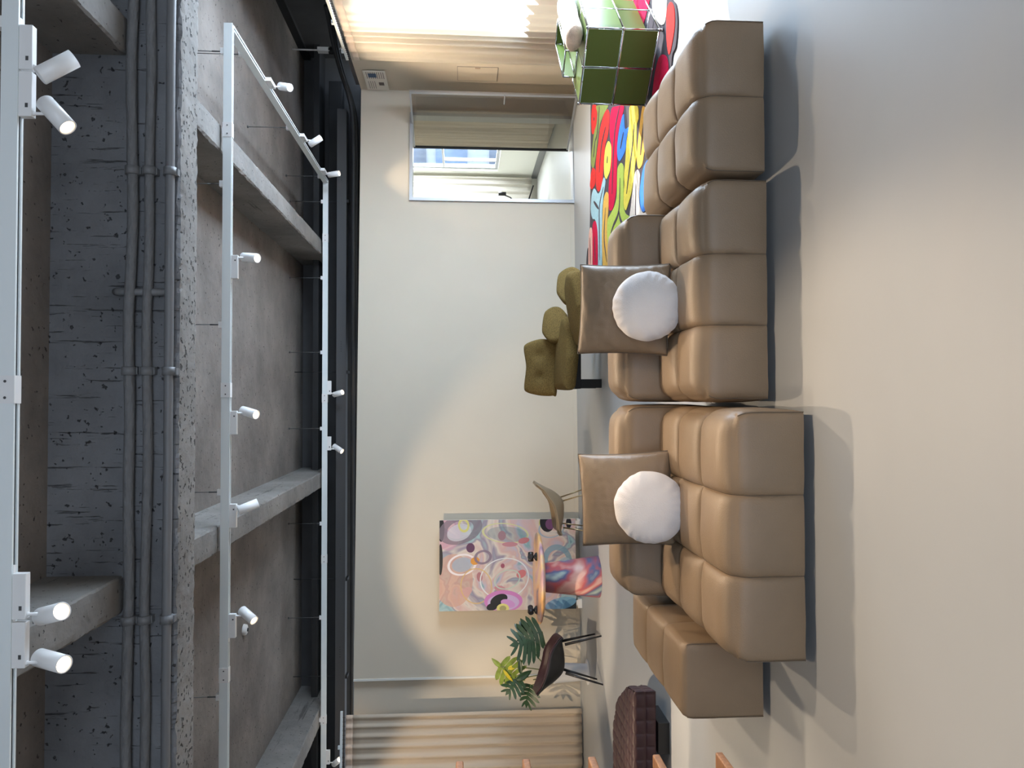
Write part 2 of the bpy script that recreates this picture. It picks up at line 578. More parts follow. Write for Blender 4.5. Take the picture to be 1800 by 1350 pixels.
# window frame with panes
def window(name, x, y0, y1, z0, z1, ny, nz, fr=0.05):
    f = MB()
    f.box(x - 0.03, x + 0.03, y0, y0 + fr, z0, z1)
    f.box(x - 0.03, x + 0.03, y1 - fr, y1, z0, z1)
    f.box(x - 0.03, x + 0.03, y0 + fr, y1 - fr, z0, z0 + fr)
    f.box(x - 0.03, x + 0.03, y0 + fr, y1 - fr, z1 - fr, z1)
    for i in range(1, ny):
        yy = y0 + (y1 - y0) * i / ny
        f.box(x - 0.028, x + 0.028, yy - fr * .4, yy + fr * .4, z0 + fr, z1 - fr)
    for i in range(1, nz):
        zz = z0 + (z1 - z0) * i / nz
        f.box(x - 0.025, x + 0.025, y0 + fr, y1 - fr, zz - fr * .35, zz + fr * .35)
    o = struct(f.build(name, M['alu']))
    g = MB()
    g.box(x - 0.004, x + 0.004, y0 + fr * .8, y1 - fr * .8, z0 + fr * .8, z1 - fr * .8)
    p = g.build('pane', M['clear_glass'], o)
    return o
window('window_1', 4.47, WY0, WY1, WZ0, WZ1, 3, 1)

# ceiling beams running away from the camera
n = 1
for x0, x1 in ((-7.86, -7.62), (-4.62, -4.36), (-1.26, -1.04), (2.07, 2.29)):
    for y0, y1 in ((-4.2, 4.55), (4.85, 11.55)):
        b = MB(); rough_box(b, x0, x1, y0, y1, 3.6, ZC, 'y')
        n += 1
        struct(b.build('trim_%d' % (n + 1), M['beam']))
# main girder across, its soffit paler
b = MB(); rough_box(b, -9, 5.3, 4.55, 4.85, 3.29, ZC, 'x', j=0.014, mi_bottom=1)
struct(b.build('trim_20', [M['girder'], M['girder_soffit']]))
# edge beam against the far upper wall and the grey plate below the slab
b = MB(); b.box(-9, 5.3, 11.1, 11.55, 3.72, 3.80); struct(b.build('trim_21', M['darker']))

# ------------------------------------------------------------------ far room seen through the opening
b = MB()
b.box(0.9, 4.72, 15.6, 15.75, 0, 3.0)
struct(b.build('wall_far_back', M['far_wall']))
b = MB()
FY0, FY1, FZ0 = 13.35, 15.2, 0.86
b.box(4.72, 4.86, 10.72, FY0, 0, 3.0)
b.box(4.72, 4.86, FY1, 15.75, 0, 3.0)
b.box(4.72, 4.86, FY0, FY1, 0, FZ0)
b.box(4.72, 4.86, FY0, FY1, 2.85, 3.0)
struct(b.build('wall_far_right', M['far_wall']))
b = MB(); b.box(0.8, 0.9, 10.6, 15.75, 0, 3.0); struct(b.build('wall_far_left', M['far_wall']))
b = MB(); b.box(0.8, 4.86, 10.78, 15.75, 3.0, 3.03); struct(b.build('ceiling_far', M['far_wall']))
b = MB(); b.box(0.9, 4.72, 10.55, 15.6, 0.001, 0.006); struct(b.build('floor_far', M['light_floor']))
b = MB(); b.box(4.70, 4.719, 10.8, 15.6, 0.006, 0.13); struct(b.build('baseboard_far_right', M['grey_skirting']))
window('window_2', 4.80, FY0, FY1, FZ0, 2.85, 1, 1, fr=0.06)
f = MB(); f.box(4.77, 4.83, FY0 + .06, FY1 - .06, 1.95, 1.99); f.box(4.77, 4.83, 14.72, 14.76, FZ0 + .06, 1.95)
struct(f.build('trim_22', M['alu']))

# door frame and the tinted pivot door
f = MB()
ft = 0.045
for (x0, x1, z0, z1) in ((DX0, DX0 + ft, 0, DZ), (DX1 - ft, DX1, 0, DZ), (DX0 + ft, DX1 - ft, DZ - ft, DZ), (DX0 + ft, DX1 - ft, 0.0, 0.015)):
    quad_prism(f, x0, x1, z0, z1, th=0.20, off=-0.03)
struct(f.build('door_1', M['alu']))
pA, pB = Vector((4.165, 9.99, 0)), Vector((3.715, 10.90, 0))
ln_ = (pB - pA).length
dv = (pB - pA).normalized()
door = empty('glass_door', pA, 'tinted glass pivot door standing open in the grey metal frame of the back wall', 'door', math.atan2(dv.y, dv.x))
g = MB(); g.box(0.02, ln_ - 0.02, -0.004, 0.004, 0.03, 2.30); g.build('tinted_pane', M['tinted_glass'], door)
g = MB(); g.box(-0.012, 0.022, -0.02, 0.02, 0.02, 2.31, bev=0.003); g.build('grey_stile', M['alu'], door)
g = MB(); g.box(ln_ - 0.022, ln_, -0.02, 0.02, 0.02, 2.31, bev=0.003); g.build('black_stile', M['black'], door)
g = MB(); g.box(0.022, ln_ - 0.022, -0.012, 0.012, 0.02, 0.045); g.box(0.022, ln_ - 0.022, -0.012, 0.012, 2.285, 2.31); g.build('rail', M['alu'], door)
g = MB(); g.tube([(0.01, 0.02, 1.02), (0.01, 0.05, 1.02), (0.13, 0.05, 1.02)], 0.009, 10); g.build('door_handle', M['alu'], door)

# ------------------------------------------------------------------ outside the far window
fac = empty('building_facade', (11.5, 26.0, -3.5), 'pale building facade with red and blue window panels outside the far window', 'building', -0.35)
g = MB(); g.box(-5.5, 5.5, 0, 0.4, 0, 9.5); g.build('wall', mat('facade_white', (0.55, 0.57, 0.60), rough=0.8, var=0.05), fac)
pc = [(0.22, 0.30, 0.42), (0.55, 0.07, 0.05), (0.20, 0.23, 0.28), (0.60, 0.12, 0.08), (0.34, 0.42, 0.52), (0.5, 0.28, 0.18)]
pm = [mat('facade_panel_%d' % i, c, rough=0.5, var=0.25, vscale=1.5) for i, c in enumerate(pc)]
k = 0
for i in range(7):
    for j in range(6):
        g = MB()
        g.box(-5.2 + i * 1.5, -5.2 + i * 1.5 + 1.25, -0.06, 0.0, 0.4 + j * 1.5, 0.4 + j * 1.5 + (1.15 if (i + j) % 3 else 0.7))
        g.build('facade_panel', pm[(i * 2 + j * 3 + (i * j) % 2) % 6], fac)
        k += 1

# ------------------------------------------------------------------ curtains
def curtain(name, p0, p1, z0, z1, folds, amp, label, matk, seed=0, headh=0.09, group=None):
    p0, p1 = Vector(p0), Vector(p1)
    L_ = (p1 - p0).length
    d = (p1 - p0).normalized()
    nrm = Vector((-d.y, d.x))
    root = empty(name, (p0.x, p0.y, z0), label, 'curtain', group=group)
    rnd = random.Random(seed)
    ph = [rnd.uniform(-0.5, 0.5) for _ in range(folds + 3)]
    def off(u, h):
        s = u * folds
        i = int(s)
        warp = s + 0.35 * math.sin(2 * PI * (u * 1.7 + seed)) + 0.25 * ph[i] * math.sin(PI * (s - i)) ** 2
        a = amp * (0.55 + 0.45 * (1 - h)) * (0.75 + 0.35 * math.sin(5.1 * u * 2 + seed * 1.3))
        v = math.sin(2 * PI * warp + 0.5 * math.sin(3 * h + u * 9))
        return a * (0.8 * v + 0.25 * math.sin(4 * PI * warp + 2.0 * h + seed))
    NU = folds * 22
    NV = 26
    def pt(i, j, lo, hi):
        u = i / (NU - 1)
        h = lo + (hi - lo) * j / (NV - 1)
        q = p0 + d * (u * L_) + nrm * off(u, h)
        return (q.x - root.location.x, q.y - root.location.y, h * (z1 - z0))
    hh = 1 - headh / (z1 - z0)
    g = MB(); g.grid(lambda i, j: pt(i, j, 0, hh), NU, NV)
    o = g.build('curtain_cloth', M[matk], root, recalc=False)
    o.modifiers.new('thick', 'SOLIDIFY').thickness = 0.003
    g = MB(); g.grid(lambda i, j: pt(i, j, hh, 1), NU, 4) if False else None
    NV2 = 4
    g.grid(lambda i, j: (lambda u, h: (lambda q: (q.x - root.location.x, q.y - root.location.y, h * (z1 - z0)))(p0 + d * (u * L_) + nrm * off(u, h)))(i / (NU - 1), hh + (1 - hh) * j / (NV2 - 1)), NU, NV2)
    o = g.build('heading_tape', M['curtain_head'], root, recalc=False)
    o.modifiers.new('thick', 'SOLIDIFY').thickness = 0.006
    return root

def curtain_rail(p0, p1, z, label, hooks):
    p0, p1 = Vector(p0), Vector(p1)
    root = empty('curtain_rail', (p0.x, p0.y, z), label, 'curtain rail')
    d = (p1 - p0)
    u = d.normalized()
    R_ = Matrix.Rotation(math.atan2(u.y, u.x), 4, 'Z')
    g = MB(); g.box(-0.05, d.length, -0.014, 0.014, 0.0, 0.03, mtx=R_); g.build('rail', M['rail'], root)
    for k in range(hooks):
        t = (k + 0.5) / hooks * d.length
        h = MB(); h.tube([R_ @ Vector((t, 0, 0.0)), R_ @ Vector((t, 0, -0.035))], 0.004, 6)
        h.build('hook', M['black'], root)
    for k in range(3):
        t = d.length * (0.12 + 0.38 * k)
        h = MB(); h.box(t - 0.02, t + 0.02, -0.02, 0.02, 0.03, 0.055, mtx=R_); h.build('bracket', M['rail'], root)

curtain('curtain', (-4.09, wy(-4.09) - 0.16), (-7.4, wy(-7.4) - 0.16), 0.02, 3.10, 24, 0.050,
        'long beige linen curtain hanging over the wall beside the potted plant', 'curtain', seed=3)
curtain_rail((-4.09, wy(-4.09) - 0.16), (-7.4, wy(-7.4) - 0.16), 3.14, 'white rail carrying the beige linen curtain beside the potted plant', 60)
curtain('curtain', (4.30, 7.55), (4.30, 9.40), 0.02, 2.98, 11, 0.040,
        'pale curtain glowing with daylight behind the green cabinet', 'curtain_sheer', seed=5)
curtain_rail((4.30, 7.55), (4.30, 9.38), 3.03, 'white rail carrying the glowing pale curtain by the window', 34)
curtain('curtain', (4.62, 12.0), (4.62, 13.45), 0.05, 2.9, 9, 0.05,
        'cream curtain of the far room seen through the tinted glass door', 'curtain', seed=8)
curtain('curtain', (4.66, 15.40), (2.9, 15.40), 0.14, 2.9, 11, 0.045,
        'cream curtain on the back wall of the far room beyond the door opening', 'curtain_sheer', seed=11)

# ------------------------------------------------------------------ pipes along the girder
def pipe(z, r, mk, label, wob, seed):
    root = empty('conduit_pipe', (0, 4.55 - r - 0.015, z), label, 'pipe')
    pts = []
    for i in range(151):
        x = -8.9 + 14.1 * i / 150
        pts.append((x, 0.0, wob * noise.noise(Vector((x * 1.3, seed, 0))) - 0.0))
    g = MB(); g.tube(pts, [r * (1 + wob * 3 * noise.noise(Vector((p[0] * 4, seed, 3)))) for p in pts], 16)
    g.build('pipe', M[mk], root)
    for x in (-7.2, -4.25, -1.29, 0.17, 1.36, 3.6):
        zz = wob * noise.noise(Vector((x * 1.3, seed, 0)))
        c = MB()
        c.tube([(x - 0.024, 0, zz), (x + 0.024, 0, zz)], r + 0.012, 18)
        c.box(x - 0.02, x + 0.02, -0.001, r + 0.012, zz - r - 0.018, zz + r + 0.018)
        c.build('clamp', M['pipe'], root)
    return root
pipe(3.555, 0.030, 'pipe_wrap', 'grey wrapped pipe on the concrete girder, highest of the three', 0.020, 1)
pipe(3.455, 0.027, 'pipe_wrap', 'grey wrapped pipe on the concrete girder, middle one of three', 0.018, 5)
pp = pipe(3.335, 0.026, 'pipe', 'smooth grey pipe on the concrete girder, lowest of the three', 0.004, 9)
g = MB(); g.tube([(0.64, 0.012, 0.0), (0.64, 0.012, 0.30), (0.645, 0.04, 0.325)], 0.022, 14); g.build('branch_pipe', M['pipe'], pp)

# duct and cables above the partition
du = empty('cable_tray', (0, 10.95, 3.28), 'long dark grey metal cable tray running above the cream back wall', 'cable tray')
g = MB(); g.box(-8.8, 4.25, -0.09, 0.09, 0.0, 0.14, bev=0.006); g.build('tray', mat('tray_grey', (0.07, 0.07, 0.074), rough=0.5), du)
for x in (-6.5, -4.0, -2.6, 0.4, 2.9):
    g = MB(); g.box(x - 0.02, x + 0.02, -0.07, 0.07, -0.03, 0.0); g.tube([(x, 0, 0.14), (x, 0, 0.75)], 0.006, 8); g.build('bracket', M['darker'], du)
    g = MB()
    for q in range(5):
        g.tube([(x + 0.3 + q * 0.035, -0.0915, 0.07), (x + 0.3 + q * 0.035, -0.0895, 0.07)], 0.006, 8)
    g.build('holes', M['black'], du)
g = MB(); g.box(-8.8, 4.8, 11.2, 11.4, 3.40, 3.60, bev=0.01)
tag(g.build('air_duct', M['darker']), 'black rectangular air duct behind the cable tray above the back wall', 'duct')
for q, (yy, zz, rr) in enumerate(((10.72, 3.16, 0.03), (10.85, 3.13, 0.022), (11.0, 3.15, 0.035))):
    pts = [(-8.8, yy, zz)] + [(x * 0.5, yy + 0.02 * noise.noise(Vector((x, q, 0))), zz + 0.03 * noise.noise(Vector((x, q, 5)))) for x in range(-17, 8)] + \
          [(4.1, yy, zz + 0.02), (4.35, yy - 0.1, zz + 0.06), (4.55, yy - 0.35, zz + 0.12), (4.75, yy - 0.7, zz + 0.16), (5.0, yy - 1.3, zz + 0.16)]
    g = MB(); g.tube(catmull(pts, 4, False), rr, 10)
    tag(g.build('cable', M['darker']), ['thin dark cable nearest the cream wall top, bending round the corner',
        'dark cable in the middle of three above the cream wall', 'thick dark cable beside the cable tray above the wall'][q], 'cable')

# small white emergency fitting on the upper right wall
e = empty('ceiling_fitting', (5.05, 10.75, 3.52), 'small white bracket fitting with black housing under the ceiling in the corner', 'fitting')
g = MB(); g.box(-0.03, 0.03, -0.05, 0.05, -0.02, 0.16, bev=0.01); g.build('white_bracket', M['lamp_white'], e)
g = MB(); g.tube([(0, 0, 0.0), (0, 0, -0.14)], 0.055, 16); g.build('black_housing', M['black'], e)
g = MB(); g.tube([(0, 0, 0.16), (0, 0, 0.52)], 0.012, 8); g.build('rod', M['lamp_white'], e)
g = MB(); g.tube([(0, 0, -0.12), (0.02, -0.1, -0.22), (-0.06, -0.05, -0.33)], 0.010, 8); g.build('cord', M['lamp_white'], e)

# smoke detector
e = empty('smoke_detector', (-2.575, 8.52, ZC), 'round white smoke detector on the grey concrete ceiling slab', 'smoke detector')
g = MB(); g.lathe([(0, -0.045), (0.03, -0.045), (0.055, -0.035), (0.062, -0.012), (0.062, 0.0)], 32); g.build('body', M['lamp_white'], e)
g = MB(); g.lathe([(0, -0.056), (0.018, -0.055), (0.022, -0.045)], 20); g.build('sensor', M['black'], e)

# ------------------------------------------------------------------ lighting tracks
TZ0, TZ1, TW = 3.505, 3.575, 0.045
def rail_mesh(mb, slot, p0, p1):
    """straight white rail of U section with a dark slot underneath"""
    x0, y0 = p0; x1, y1 = p1
    w = TW / 2
    if abs(x1 - x0) > abs(y1 - y0):
        mb.box(x0, x1, y0 - w, y0 - w + 0.012, TZ0, TZ1); mb.box(x0, x1, y0 + w - 0.012, y0 + w, TZ0, TZ1)
        mb.box(x0, x1, y0 - w + 0.012, y0 + w - 0.012, TZ1 - 0.01, TZ1)
        slot.box(x0 + 0.002, x1 - 0.002, y0 - w + 0.012, y0 + w - 0.012, TZ0 + 0.008, TZ1 - 0.01)
    else:
        mb.box(x0 - w, x0 - w + 0.012, y0, y1, TZ0, TZ1); mb.box(x0 + w - 0.012, x0 + w, y0, y1, TZ0, TZ1)
        mb.box(x0 - w + 0.012, x0 + w - 0.012, y0, y1, TZ1 - 0.01, TZ1)
        slot.box(x0 - w + 0.012, x0 + w - 0.012, y0 + 0.002, y1 - 0.002, TZ0 + 0.008, TZ1 - 0.01)

def track(root, segs, couplers, hangers):
    o = root.location
    for p0, p1 in segs:
        a, s = MB(), MB()
        rail_mesh(a, s, p0, p1)
        r_ = a.build('rail', M['rail'], root, shift=-o)
        s.build('slot', M['slot'], r_, shift=-o)
    for (x, y, ax) in couplers:
        a = MB()
        e_ = 0.003
        if ax == 'x':
            a.box(x - 0.06, x + 0.06, y - TW / 2 - e_, y + TW / 2 + e_, TZ0 - e_, TZ1 + e_)
        else:
            a.box(x - TW / 2 - e_, x + TW / 2 + e_, y - 0.06, y + 0.06, TZ0 - e_, TZ1 + e_)
        c_ = a.build('coupler', M['lamp_white'], root, shift=-o)
        a = MB()
        for q in (-0.035, 0.035):
            if ax == 'x':
                a.tube([(x + q, y - TW / 2 - e_ - 0.002, 3.54), (x + q, y - TW / 2 - e_ + 0.001, 3.54)], 0.006, 8)
            else:
                a.tube([(x - TW / 2 - e_ - 0.002, y + q, 3.54), (x - TW / 2 - e_ + 0.001, y + q, 3.54)], 0.006, 8)
        a.build('screws', M['rod'], c_, shift=-o)
    for (x, y) in hangers:
        a = MB(); a.box(x - 0.025, x + 0.025, y - 0.02, y + 0.02, TZ1, TZ1 + 0.028)
        h_ = a.build('hanger_clip', M['lamp_white'], root, shift=-o)
        a = MB(); a.tube([(x, y, TZ1 + 0.028), (x, y, ZC)], 0.0035, 6); a.tube([(x, y, TZ1 + 0.028), (x, y, TZ1 + 0.10)], 0.006, 8)
        a.tube([(x, y, ZC - 0.015), (x, y, ZC)], 0.014, 8)
        a.build('suspension_rod', M['rod'], h_, shift=-o)

t1 = empty('lighting_track', (0, 3.31, TZ0), 'thick white straight lighting track nearest the camera, in front of the girder', 'lighting track')
track(t1, [((-5.5, 3.31), (0.045, 3.31)), ((0.045, 3.31), (4.2, 3.31))], [(0.045, 3.31, 'x')], [(1.63, 3.31), (0.447, 3.31), (-0.76, 3.31), (-2.1, 3.31)])
t2 = empty('lighting_track', (0, 6.25, TZ0), 'white angular lighting track frame hung beyond the girder with three sides in view', 'lighting track')
track(t2, [((-6.0, 6.25), (3.11 + TW / 2, 6.25)), ((3.11, 6.25 + TW / 2), (3.11, 10.65)), ((-6.0, 10.65), (3.11 + TW / 2, 10.65))],
      [(2.24, 6.25, 'x'), (0.08, 6.25, 'x'), (-2.25, 6.25, 'x'), (2.3, 10.65, 'x'), (0.02, 10.65, 'x'), (-2.25, 10.65, 'x'), (-4.5, 10.65, 'x')],
      [(2.9, 6.25), (1.79, 6.25), (0.62, 6.25), (-0.76, 6.25), (-2.43, 6.25), (3.11, 6.75), (3.11, 8.55), (3.11, 10.4), (2.82, 10.65),
       (1.73, 10.65), (0.67, 10.65), (-0.41, 10.65), (-1.75, 10.65), (-3.07, 10.65), (-4.5, 10.65)])
t0 = empty('lighting_track', (0, 0.2, TZ0), 'added unseen white lighting track above and behind the camera', 'lighting track')
track(t0, [((-4.0, 0.2), (4.0, 0.2))], [], [(-2, 0.2), (2, 0.2)])  # unseen track added to carry lamps for the foreground

WARM = (1.0, 0.77, 0.53)
NEUT = (1.0, 0.90, 0.78)
def spotlight(x, y, d, ax, label, power=60, cone=60, col=WARM, blend=0.35, group=None, light=True):
    """ax: unit vector from the stem along the adapter box"""
    root = empty('track_spotlight', (x, y, TZ0), label, 'spotlight', group=group)
    d = Vector(d).normalized()
    ax = Vector(ax)
    g = MB()
    a, c = -0.018, 0.176
    if abs(ax.x) > 0:
        xs = sorted((ax.x * a, ax.x * c))
        g.box(xs[0], xs[1], -0.018, 0.018, -0.055, 0.0, bev=0.004)
        tb = sorted((ax.x * 0.15, ax.x * 0.21)); g.box(tb[0], tb[1], -0.009, 0.009, 0.0, 0.006)
    else:
        ys = sorted((ax.y * a, ax.y * c))
        g.box(-0.018, 0.018, ys[0], ys[1], -0.055, 0.0, bev=0.004)
    ad_ = g.build('driver_box', M['lamp_white'], root)
    g = MB()
    g.box(*sorted((ax.x * 0.02, ax.x * 0.035 + 0.004)), *((-0.0188, -0.0178) if abs(ax.x) else (-0.01, 0.01)), -0.04, -0.028) if abs(ax.x) else g.box(-0.0188, -0.0178, -0.04, -0.03, -0.04, -0.028)
    g.build('switch', M['rod'], ad_)
    g = MB(); g.tube([(0, 0, -0.05), (0, 0, -0.062), (0, 0, -0.10)], [0.013, 0.007, 0.007], 12); g.build('stem', M['lamp_white'], root)
    piv = Vector((0, 0, -0.098))
    L_, R_ = 0.165, 0.0385
    back = piv - d * 0.045 + Vector((0, 0, -0.0)) 
    # the head hangs beside the stem, so its axis runs just below the pivot
    side = Vector((0, 0, -1)) - d * Vector((0, 0, -1)).dot(d)
    if side.length > 1e-3:
        back = back + side.normalized() * (R_ * 0.9)
    q = d.to_track_quat('Z', 'Y').to_matrix().to_4x4()
    T = Matrix.Translation(back) @ q
    g = MB(); g.lathe([(0, 0), (R_ - 0.004, 0), (R_, 0.004), (R_, L_), (R_ - 0.004, L_), (R_ - 0.005, L_ - 0.03)], 36, mtx=T)
    hd = g.build('lamp_head', M['lamp_white'], root)
    g = MB(); g.lathe([(R_ - 0.005, L_ - 0.004), (0.024, L_ - 0.024)], 36, mtx=T); g.build('reflector', M['lens_rim'], hd)
    g = MB(); g.lathe([(0.0, L_ - 0.022), (0.0255, L_ - 0.024)], 36, mtx=T); g.build('lens', M['lens'], hd)
    if light:
        l = bpy.data.lights.new('spot_beam', 'SPOT')
        l.energy = power
        l.color = col
        l.spot_size = math.radians(cone)
        l.spot_blend = blend
        l.shadow_soft_size = 0.02
        lo = bpy.data.objects.new('spot_beam', l)
        COL.objects.link(lo)
        lo.parent = root
        lo.location = back + d * (L_ - 0.012)
        lo.rotation_euler = d.to_track_quat('-Z', 'Y').to_euler()
    return root

PX, MX, MY = (1, 0, 0), (-1, 0, 0), (0, -1, 0)
Y1, Y2, Y3, XS = 3.31, 6.25, 10.65, 3.11
spotlight(1.444, Y1, (.63, .30, -.72), PX, 'white spotlight on the nearest track, unlit side showing, of the pair beside the window side', 60, 80)
spotlight(1.24, Y1, (-.72, -.15, -.68), PX, 'white spotlight on the nearest track tilted away from its close twin by the window side', 190, 85)
spotlight(-.914, Y1, (.27, -.52, -.80), PX, 'brightly lit spotlight on the nearest track, its glowing face turned to the viewer', 30, 75)
spotlight(-1.12, Y1, (-.04, -.46, -.88), PX, 'brightly lit spotlight on the nearest track, outer one of the glowing pair', 60, 85)
spotlight(1.178, Y2, (-.14, -.50, -.86), MX, 'lit white spotlight on the near rail of the track frame, closest to the angled rail', 190, 62)
spotlight(-.11, Y2, (-.21, -.50, -.84), MX, 'lit white spotlight on the near rail of the track frame above the sofa middle', 190, 62)
spotlight(-.875, Y2, (.33, .38, -.86), MX, 'white spotlight on the near rail, head turned away across the left ceiling beam', 60, 60)
spotlight(-1.774, Y2, (-.41, -.50, -.76), MX, 'white spotlight on the near rail hanging beside the round smoke detector', 260, 60)
spotlight(-3.13, Y2, (.25, .75, -.62), MX, 'white spotlight on the near rail, cut by the photo edge', 330, 60)
spotlight(XS, 7.43, (-.33, -.60, -.73), MY, 'glaring lit spotlight on the receding rail, nearest of its three', 110, 60)
spotlight(XS, 8.95, (.42, -.30, -.86), MY, 'white spotlight on the receding rail, middle one of its three', 320, 120, blend=0.9)
spotlight(XS, 10.25, (.06, -.30, -.95), MY, 'white spotlight on the receding rail, farthest one beside the frame corner', 70, 75)
spotlight(.09, Y3, (.22, -.50, -.84), PX, 'small white spotlight on the farthest rail just past the rail coupler', 30, 60)
spotlight(-.70, Y3, (-.47, -.40, -.79), PX, 'small white spotlight on the farthest rail between the coupler and the left beam', 30, 60)
spotlight(-5.1, Y3, (.64, -.50, -.59), PX, 'small white spotlight on the farthest rail above the beige curtain', 80, 70)
spotlight(-4.3, Y2, (.46, .14, -.88), MX, 'added white spotlight on the near rail beyond the photo edge', 300, 50, blend=0.12)  # unseen extra head, added for the warm pool on the floor
spotlight(-5.6, Y2, (.05, .80, -.60), MX, 'added white spotlight on the near rail beyond the photo edge, farthest along', 260, 60)  # unseen head added to brighten the beige curtain
for k, (xx, dd, pw) in enumerate(((-2.4, (.1, .1, -1), 26), (-1.0, (0, .12, -1), 62), (1.6, (-.1, .1, -1), 14), (-3.6, (.2, .2, -1), 30))):  # unseen lamps added to light the foreground floor
    spotlight(xx, 0.2, dd, PX, 'added white spotlight on the unseen track behind the camera', pw, 68, group='added spotlights behind the camera')

# ------------------------------------------------------------------ tufted sofa
SEAM = 0.0014
def clus(n_cells, length, m=14):
    out = [0.0]
    for c in range(n_cells):
        a, e = c / n_cells * length, (c + 1) / n_cells * length
        a2 = a + (SEAM if c > 0 else 0)
        e2 = e - (SEAM if c < n_cells - 1 else 0)
        for k in range(0 if c > 0 else 1, m + 1):
            t = 0.85 * (0.5 - 0.5 * math.cos(PI * k / m)) + 0.15 * k / m
            out.append(a2 + (e2 - a2) * t)
        if c < n_cells - 1:
            out.append(e)
    return out

def tufted(mb, w, d, h, nx, ny, r=0.10, puff=0.045, side=0.012, bulge=0.018, z0=0.0, dome=0.015, jx=0.0, expo=0.42):
    xs, ys = clus(nx, w), clus(ny, d)
    zs = [0, 0.02] + [0.02 + (h - r - 0.02) * k / 5 for k in range(1, 6)] + [h - r + r * k / 6 for k in range(1, 7)]
    def prof(v, L_, nc, clamp):
        s = v / L_ * nc
        i = min(nc - 1, int(s))
        c = s - i
        if clamp and ((i == 0 and c < 0.5) or (i == nc - 1 and c > 0.5)):
            return 1.0
        dist = min(c, 1 - c) * L_ / nc
        return 0.62 * max(0.0, math.sin(PI * c)) ** expo + 0.38 * (1 - math.exp(-dist / 0.012))
    def f(x, y, z):
        X, Y, Z = x, y, z
        n = Vector((0, 0, 0))
        cz = min(Z, h - r)
        for ax in (0, 1):
            v, L_ = (X, w) if ax == 0 else (Y, d)
            cv = min(max(v, r), L_ - r)
            a, bz = v - cv, Z - cz
            if abs(a) > 1e-9 and bz > 1e-9:
                l = math.hypot(a, bz)
                mx_ = max(abs(a), bz)
                a, bz = a / l * mx_, bz / l * mx_
                v2, Z = cv + a, cz + bz
                if ax == 0: X = v2
                else: Y = v2
        # approximate normal
        wx = 0 if r <= x <= w - r else ((x - r) / r if x < r else (x - (w - r)) / r)
        wyv = 0 if r <= y <= d - r else ((y - r) / r if y < r else (y - (d - r)) / r)
        wz = max(0.0, (z - (h - r)) / r)
        on_x = x <= 1e-6 or x >= w - 1e-6
        on_y = y <= 1e-6 or y >= d - 1e-6
        on_z = z >= h - 1e-6
        nx_ = wx if (on_x or on_z) else 0
        ny_ = wyv if (on_y or on_z) else 0
        if not on_z and not on_x: nx_ = 0
        if not on_z and not on_y: ny_ = 0
        n = Vector((nx_, ny_, wz))
        if n.length > 0: n.normalize()
        P = prof(x, w, nx, True) * prof(y, d, ny, True)
        A = side + (puff - side) * n.z ** 2
        disp = n * (A * P)
        # corners fold in: no sideways swelling at upright seams
        tx = prof(x, w, nx, False) if on_y else 0
        ty = prof(y, d, ny, False) if on_x else 0
        sz = max(0.0, math.sin(PI * min(1.0, z / h))) ** 0.6
        if on_y: disp += Vector((0, (-1 if y < d / 2 else 1) * bulge * tx * sz, 0))
        if on_x: disp += Vector(((-1 if x < w / 2 else 1) * bulge * ty * sz, 0, 0))
        Z += dome * n.z * (max(0, math.sin(PI * x / w)) * max(0, math.sin(PI * y / d))) ** 0.5
        wr = 0.0022 * noise.noise(Vector((x * 9 + jx, y * 9, z * 9)))
        return (X + disp.x - w / 2 + wr, Y + disp.y - d / 2 + wr, Z + disp.z + z0 + wr)
    def seam_at(v, L_, nc):
        for c in range(1, nc):
            if abs(v - L_ * c / nc) < SEAM * 0.9:
                return True
        return False
    def G(fn, A, B, la, na, lb, nb):
        vs = [[mb.bm.verts.new(fn(p, q)) for q in B] for p in A]
        for i in range(len(A) - 1):
            for j in range(len(B) - 1):
                fc = mb.bm.faces.new((vs[i][j], vs[i + 1][j], vs[i + 1][j + 1], vs[i][j + 1]))
                fc.smooth = True
                sa = seam_at((A[i] + A[i + 1]) / 2, la, na) if na > 1 else False
                sb = seam_at((B[j] + B[j + 1]) / 2, lb, nb) if nb > 1 else False
                fc.material_index = 1 if (sa or sb) else 0
    G(lambda p, q: f(p, q, h), xs, ys, w, nx, d, ny)
    G(lambda p, q: f(p, 0, q), xs, zs, w, nx, h, 1)
    G(lambda p, q: f(p, d, q), xs, zs, w, nx, h, 1)
    G(lambda p, q: f(0, p, q), ys, zs, d, ny, h, 1)
    G(lambda p, q: f(w, p, q), ys, zs, d, ny, h, 1)
    mb.grid(lambda i, j: (xs[i] - w / 2, ys[j] - d / 2, z0), len(xs), len(ys))
    return f
    mb.grid(lambda i, j: f(xs[i], 0, zs[j]), len(xs), len(zs))
    mb.grid(lambda i, j: f(xs[i], d, zs[j]), len(xs), len(zs))
    mb.grid(lambda i, j: f(0, ys[i], zs[j]), len(ys), len(zs))
    mb.grid(lambda i, j: f(w, ys[i], zs[j]), len(ys), len(zs))
    mb.grid(lambda i, j: (xs[i] - w / 2, ys[j] - d / 2, z0), len(xs), len(ys))
    return f

def block(name, parent, w, d, h, nx, ny, off=(0, 0, 0), **kw):
    g = MB()
    f = tufted(g, w, d, h, nx, ny, **kw)
    o = g.build(name, [M['leather'], M['leather_seam']], parent, merge=0.0005, shift=Vector(off))
    # upright corner seams
    for cx in (0, w):
        for cy in (0, d):
            s = MB()
            pts = []
            for k in range(13):
                z = h * k / 12
                p = Vector(f(cx, cy, z))
                p.x += 0.0015 * (-1 if cx == 0 else 1)
                p.y += 0.0015 * (-1 if cy == 0 else 1)
                pts.append(p + Vector(off))
            s.tube(pts, 0.0022, 6)
            s.build('corner_seam', M['leather_seam'], o)
    return o

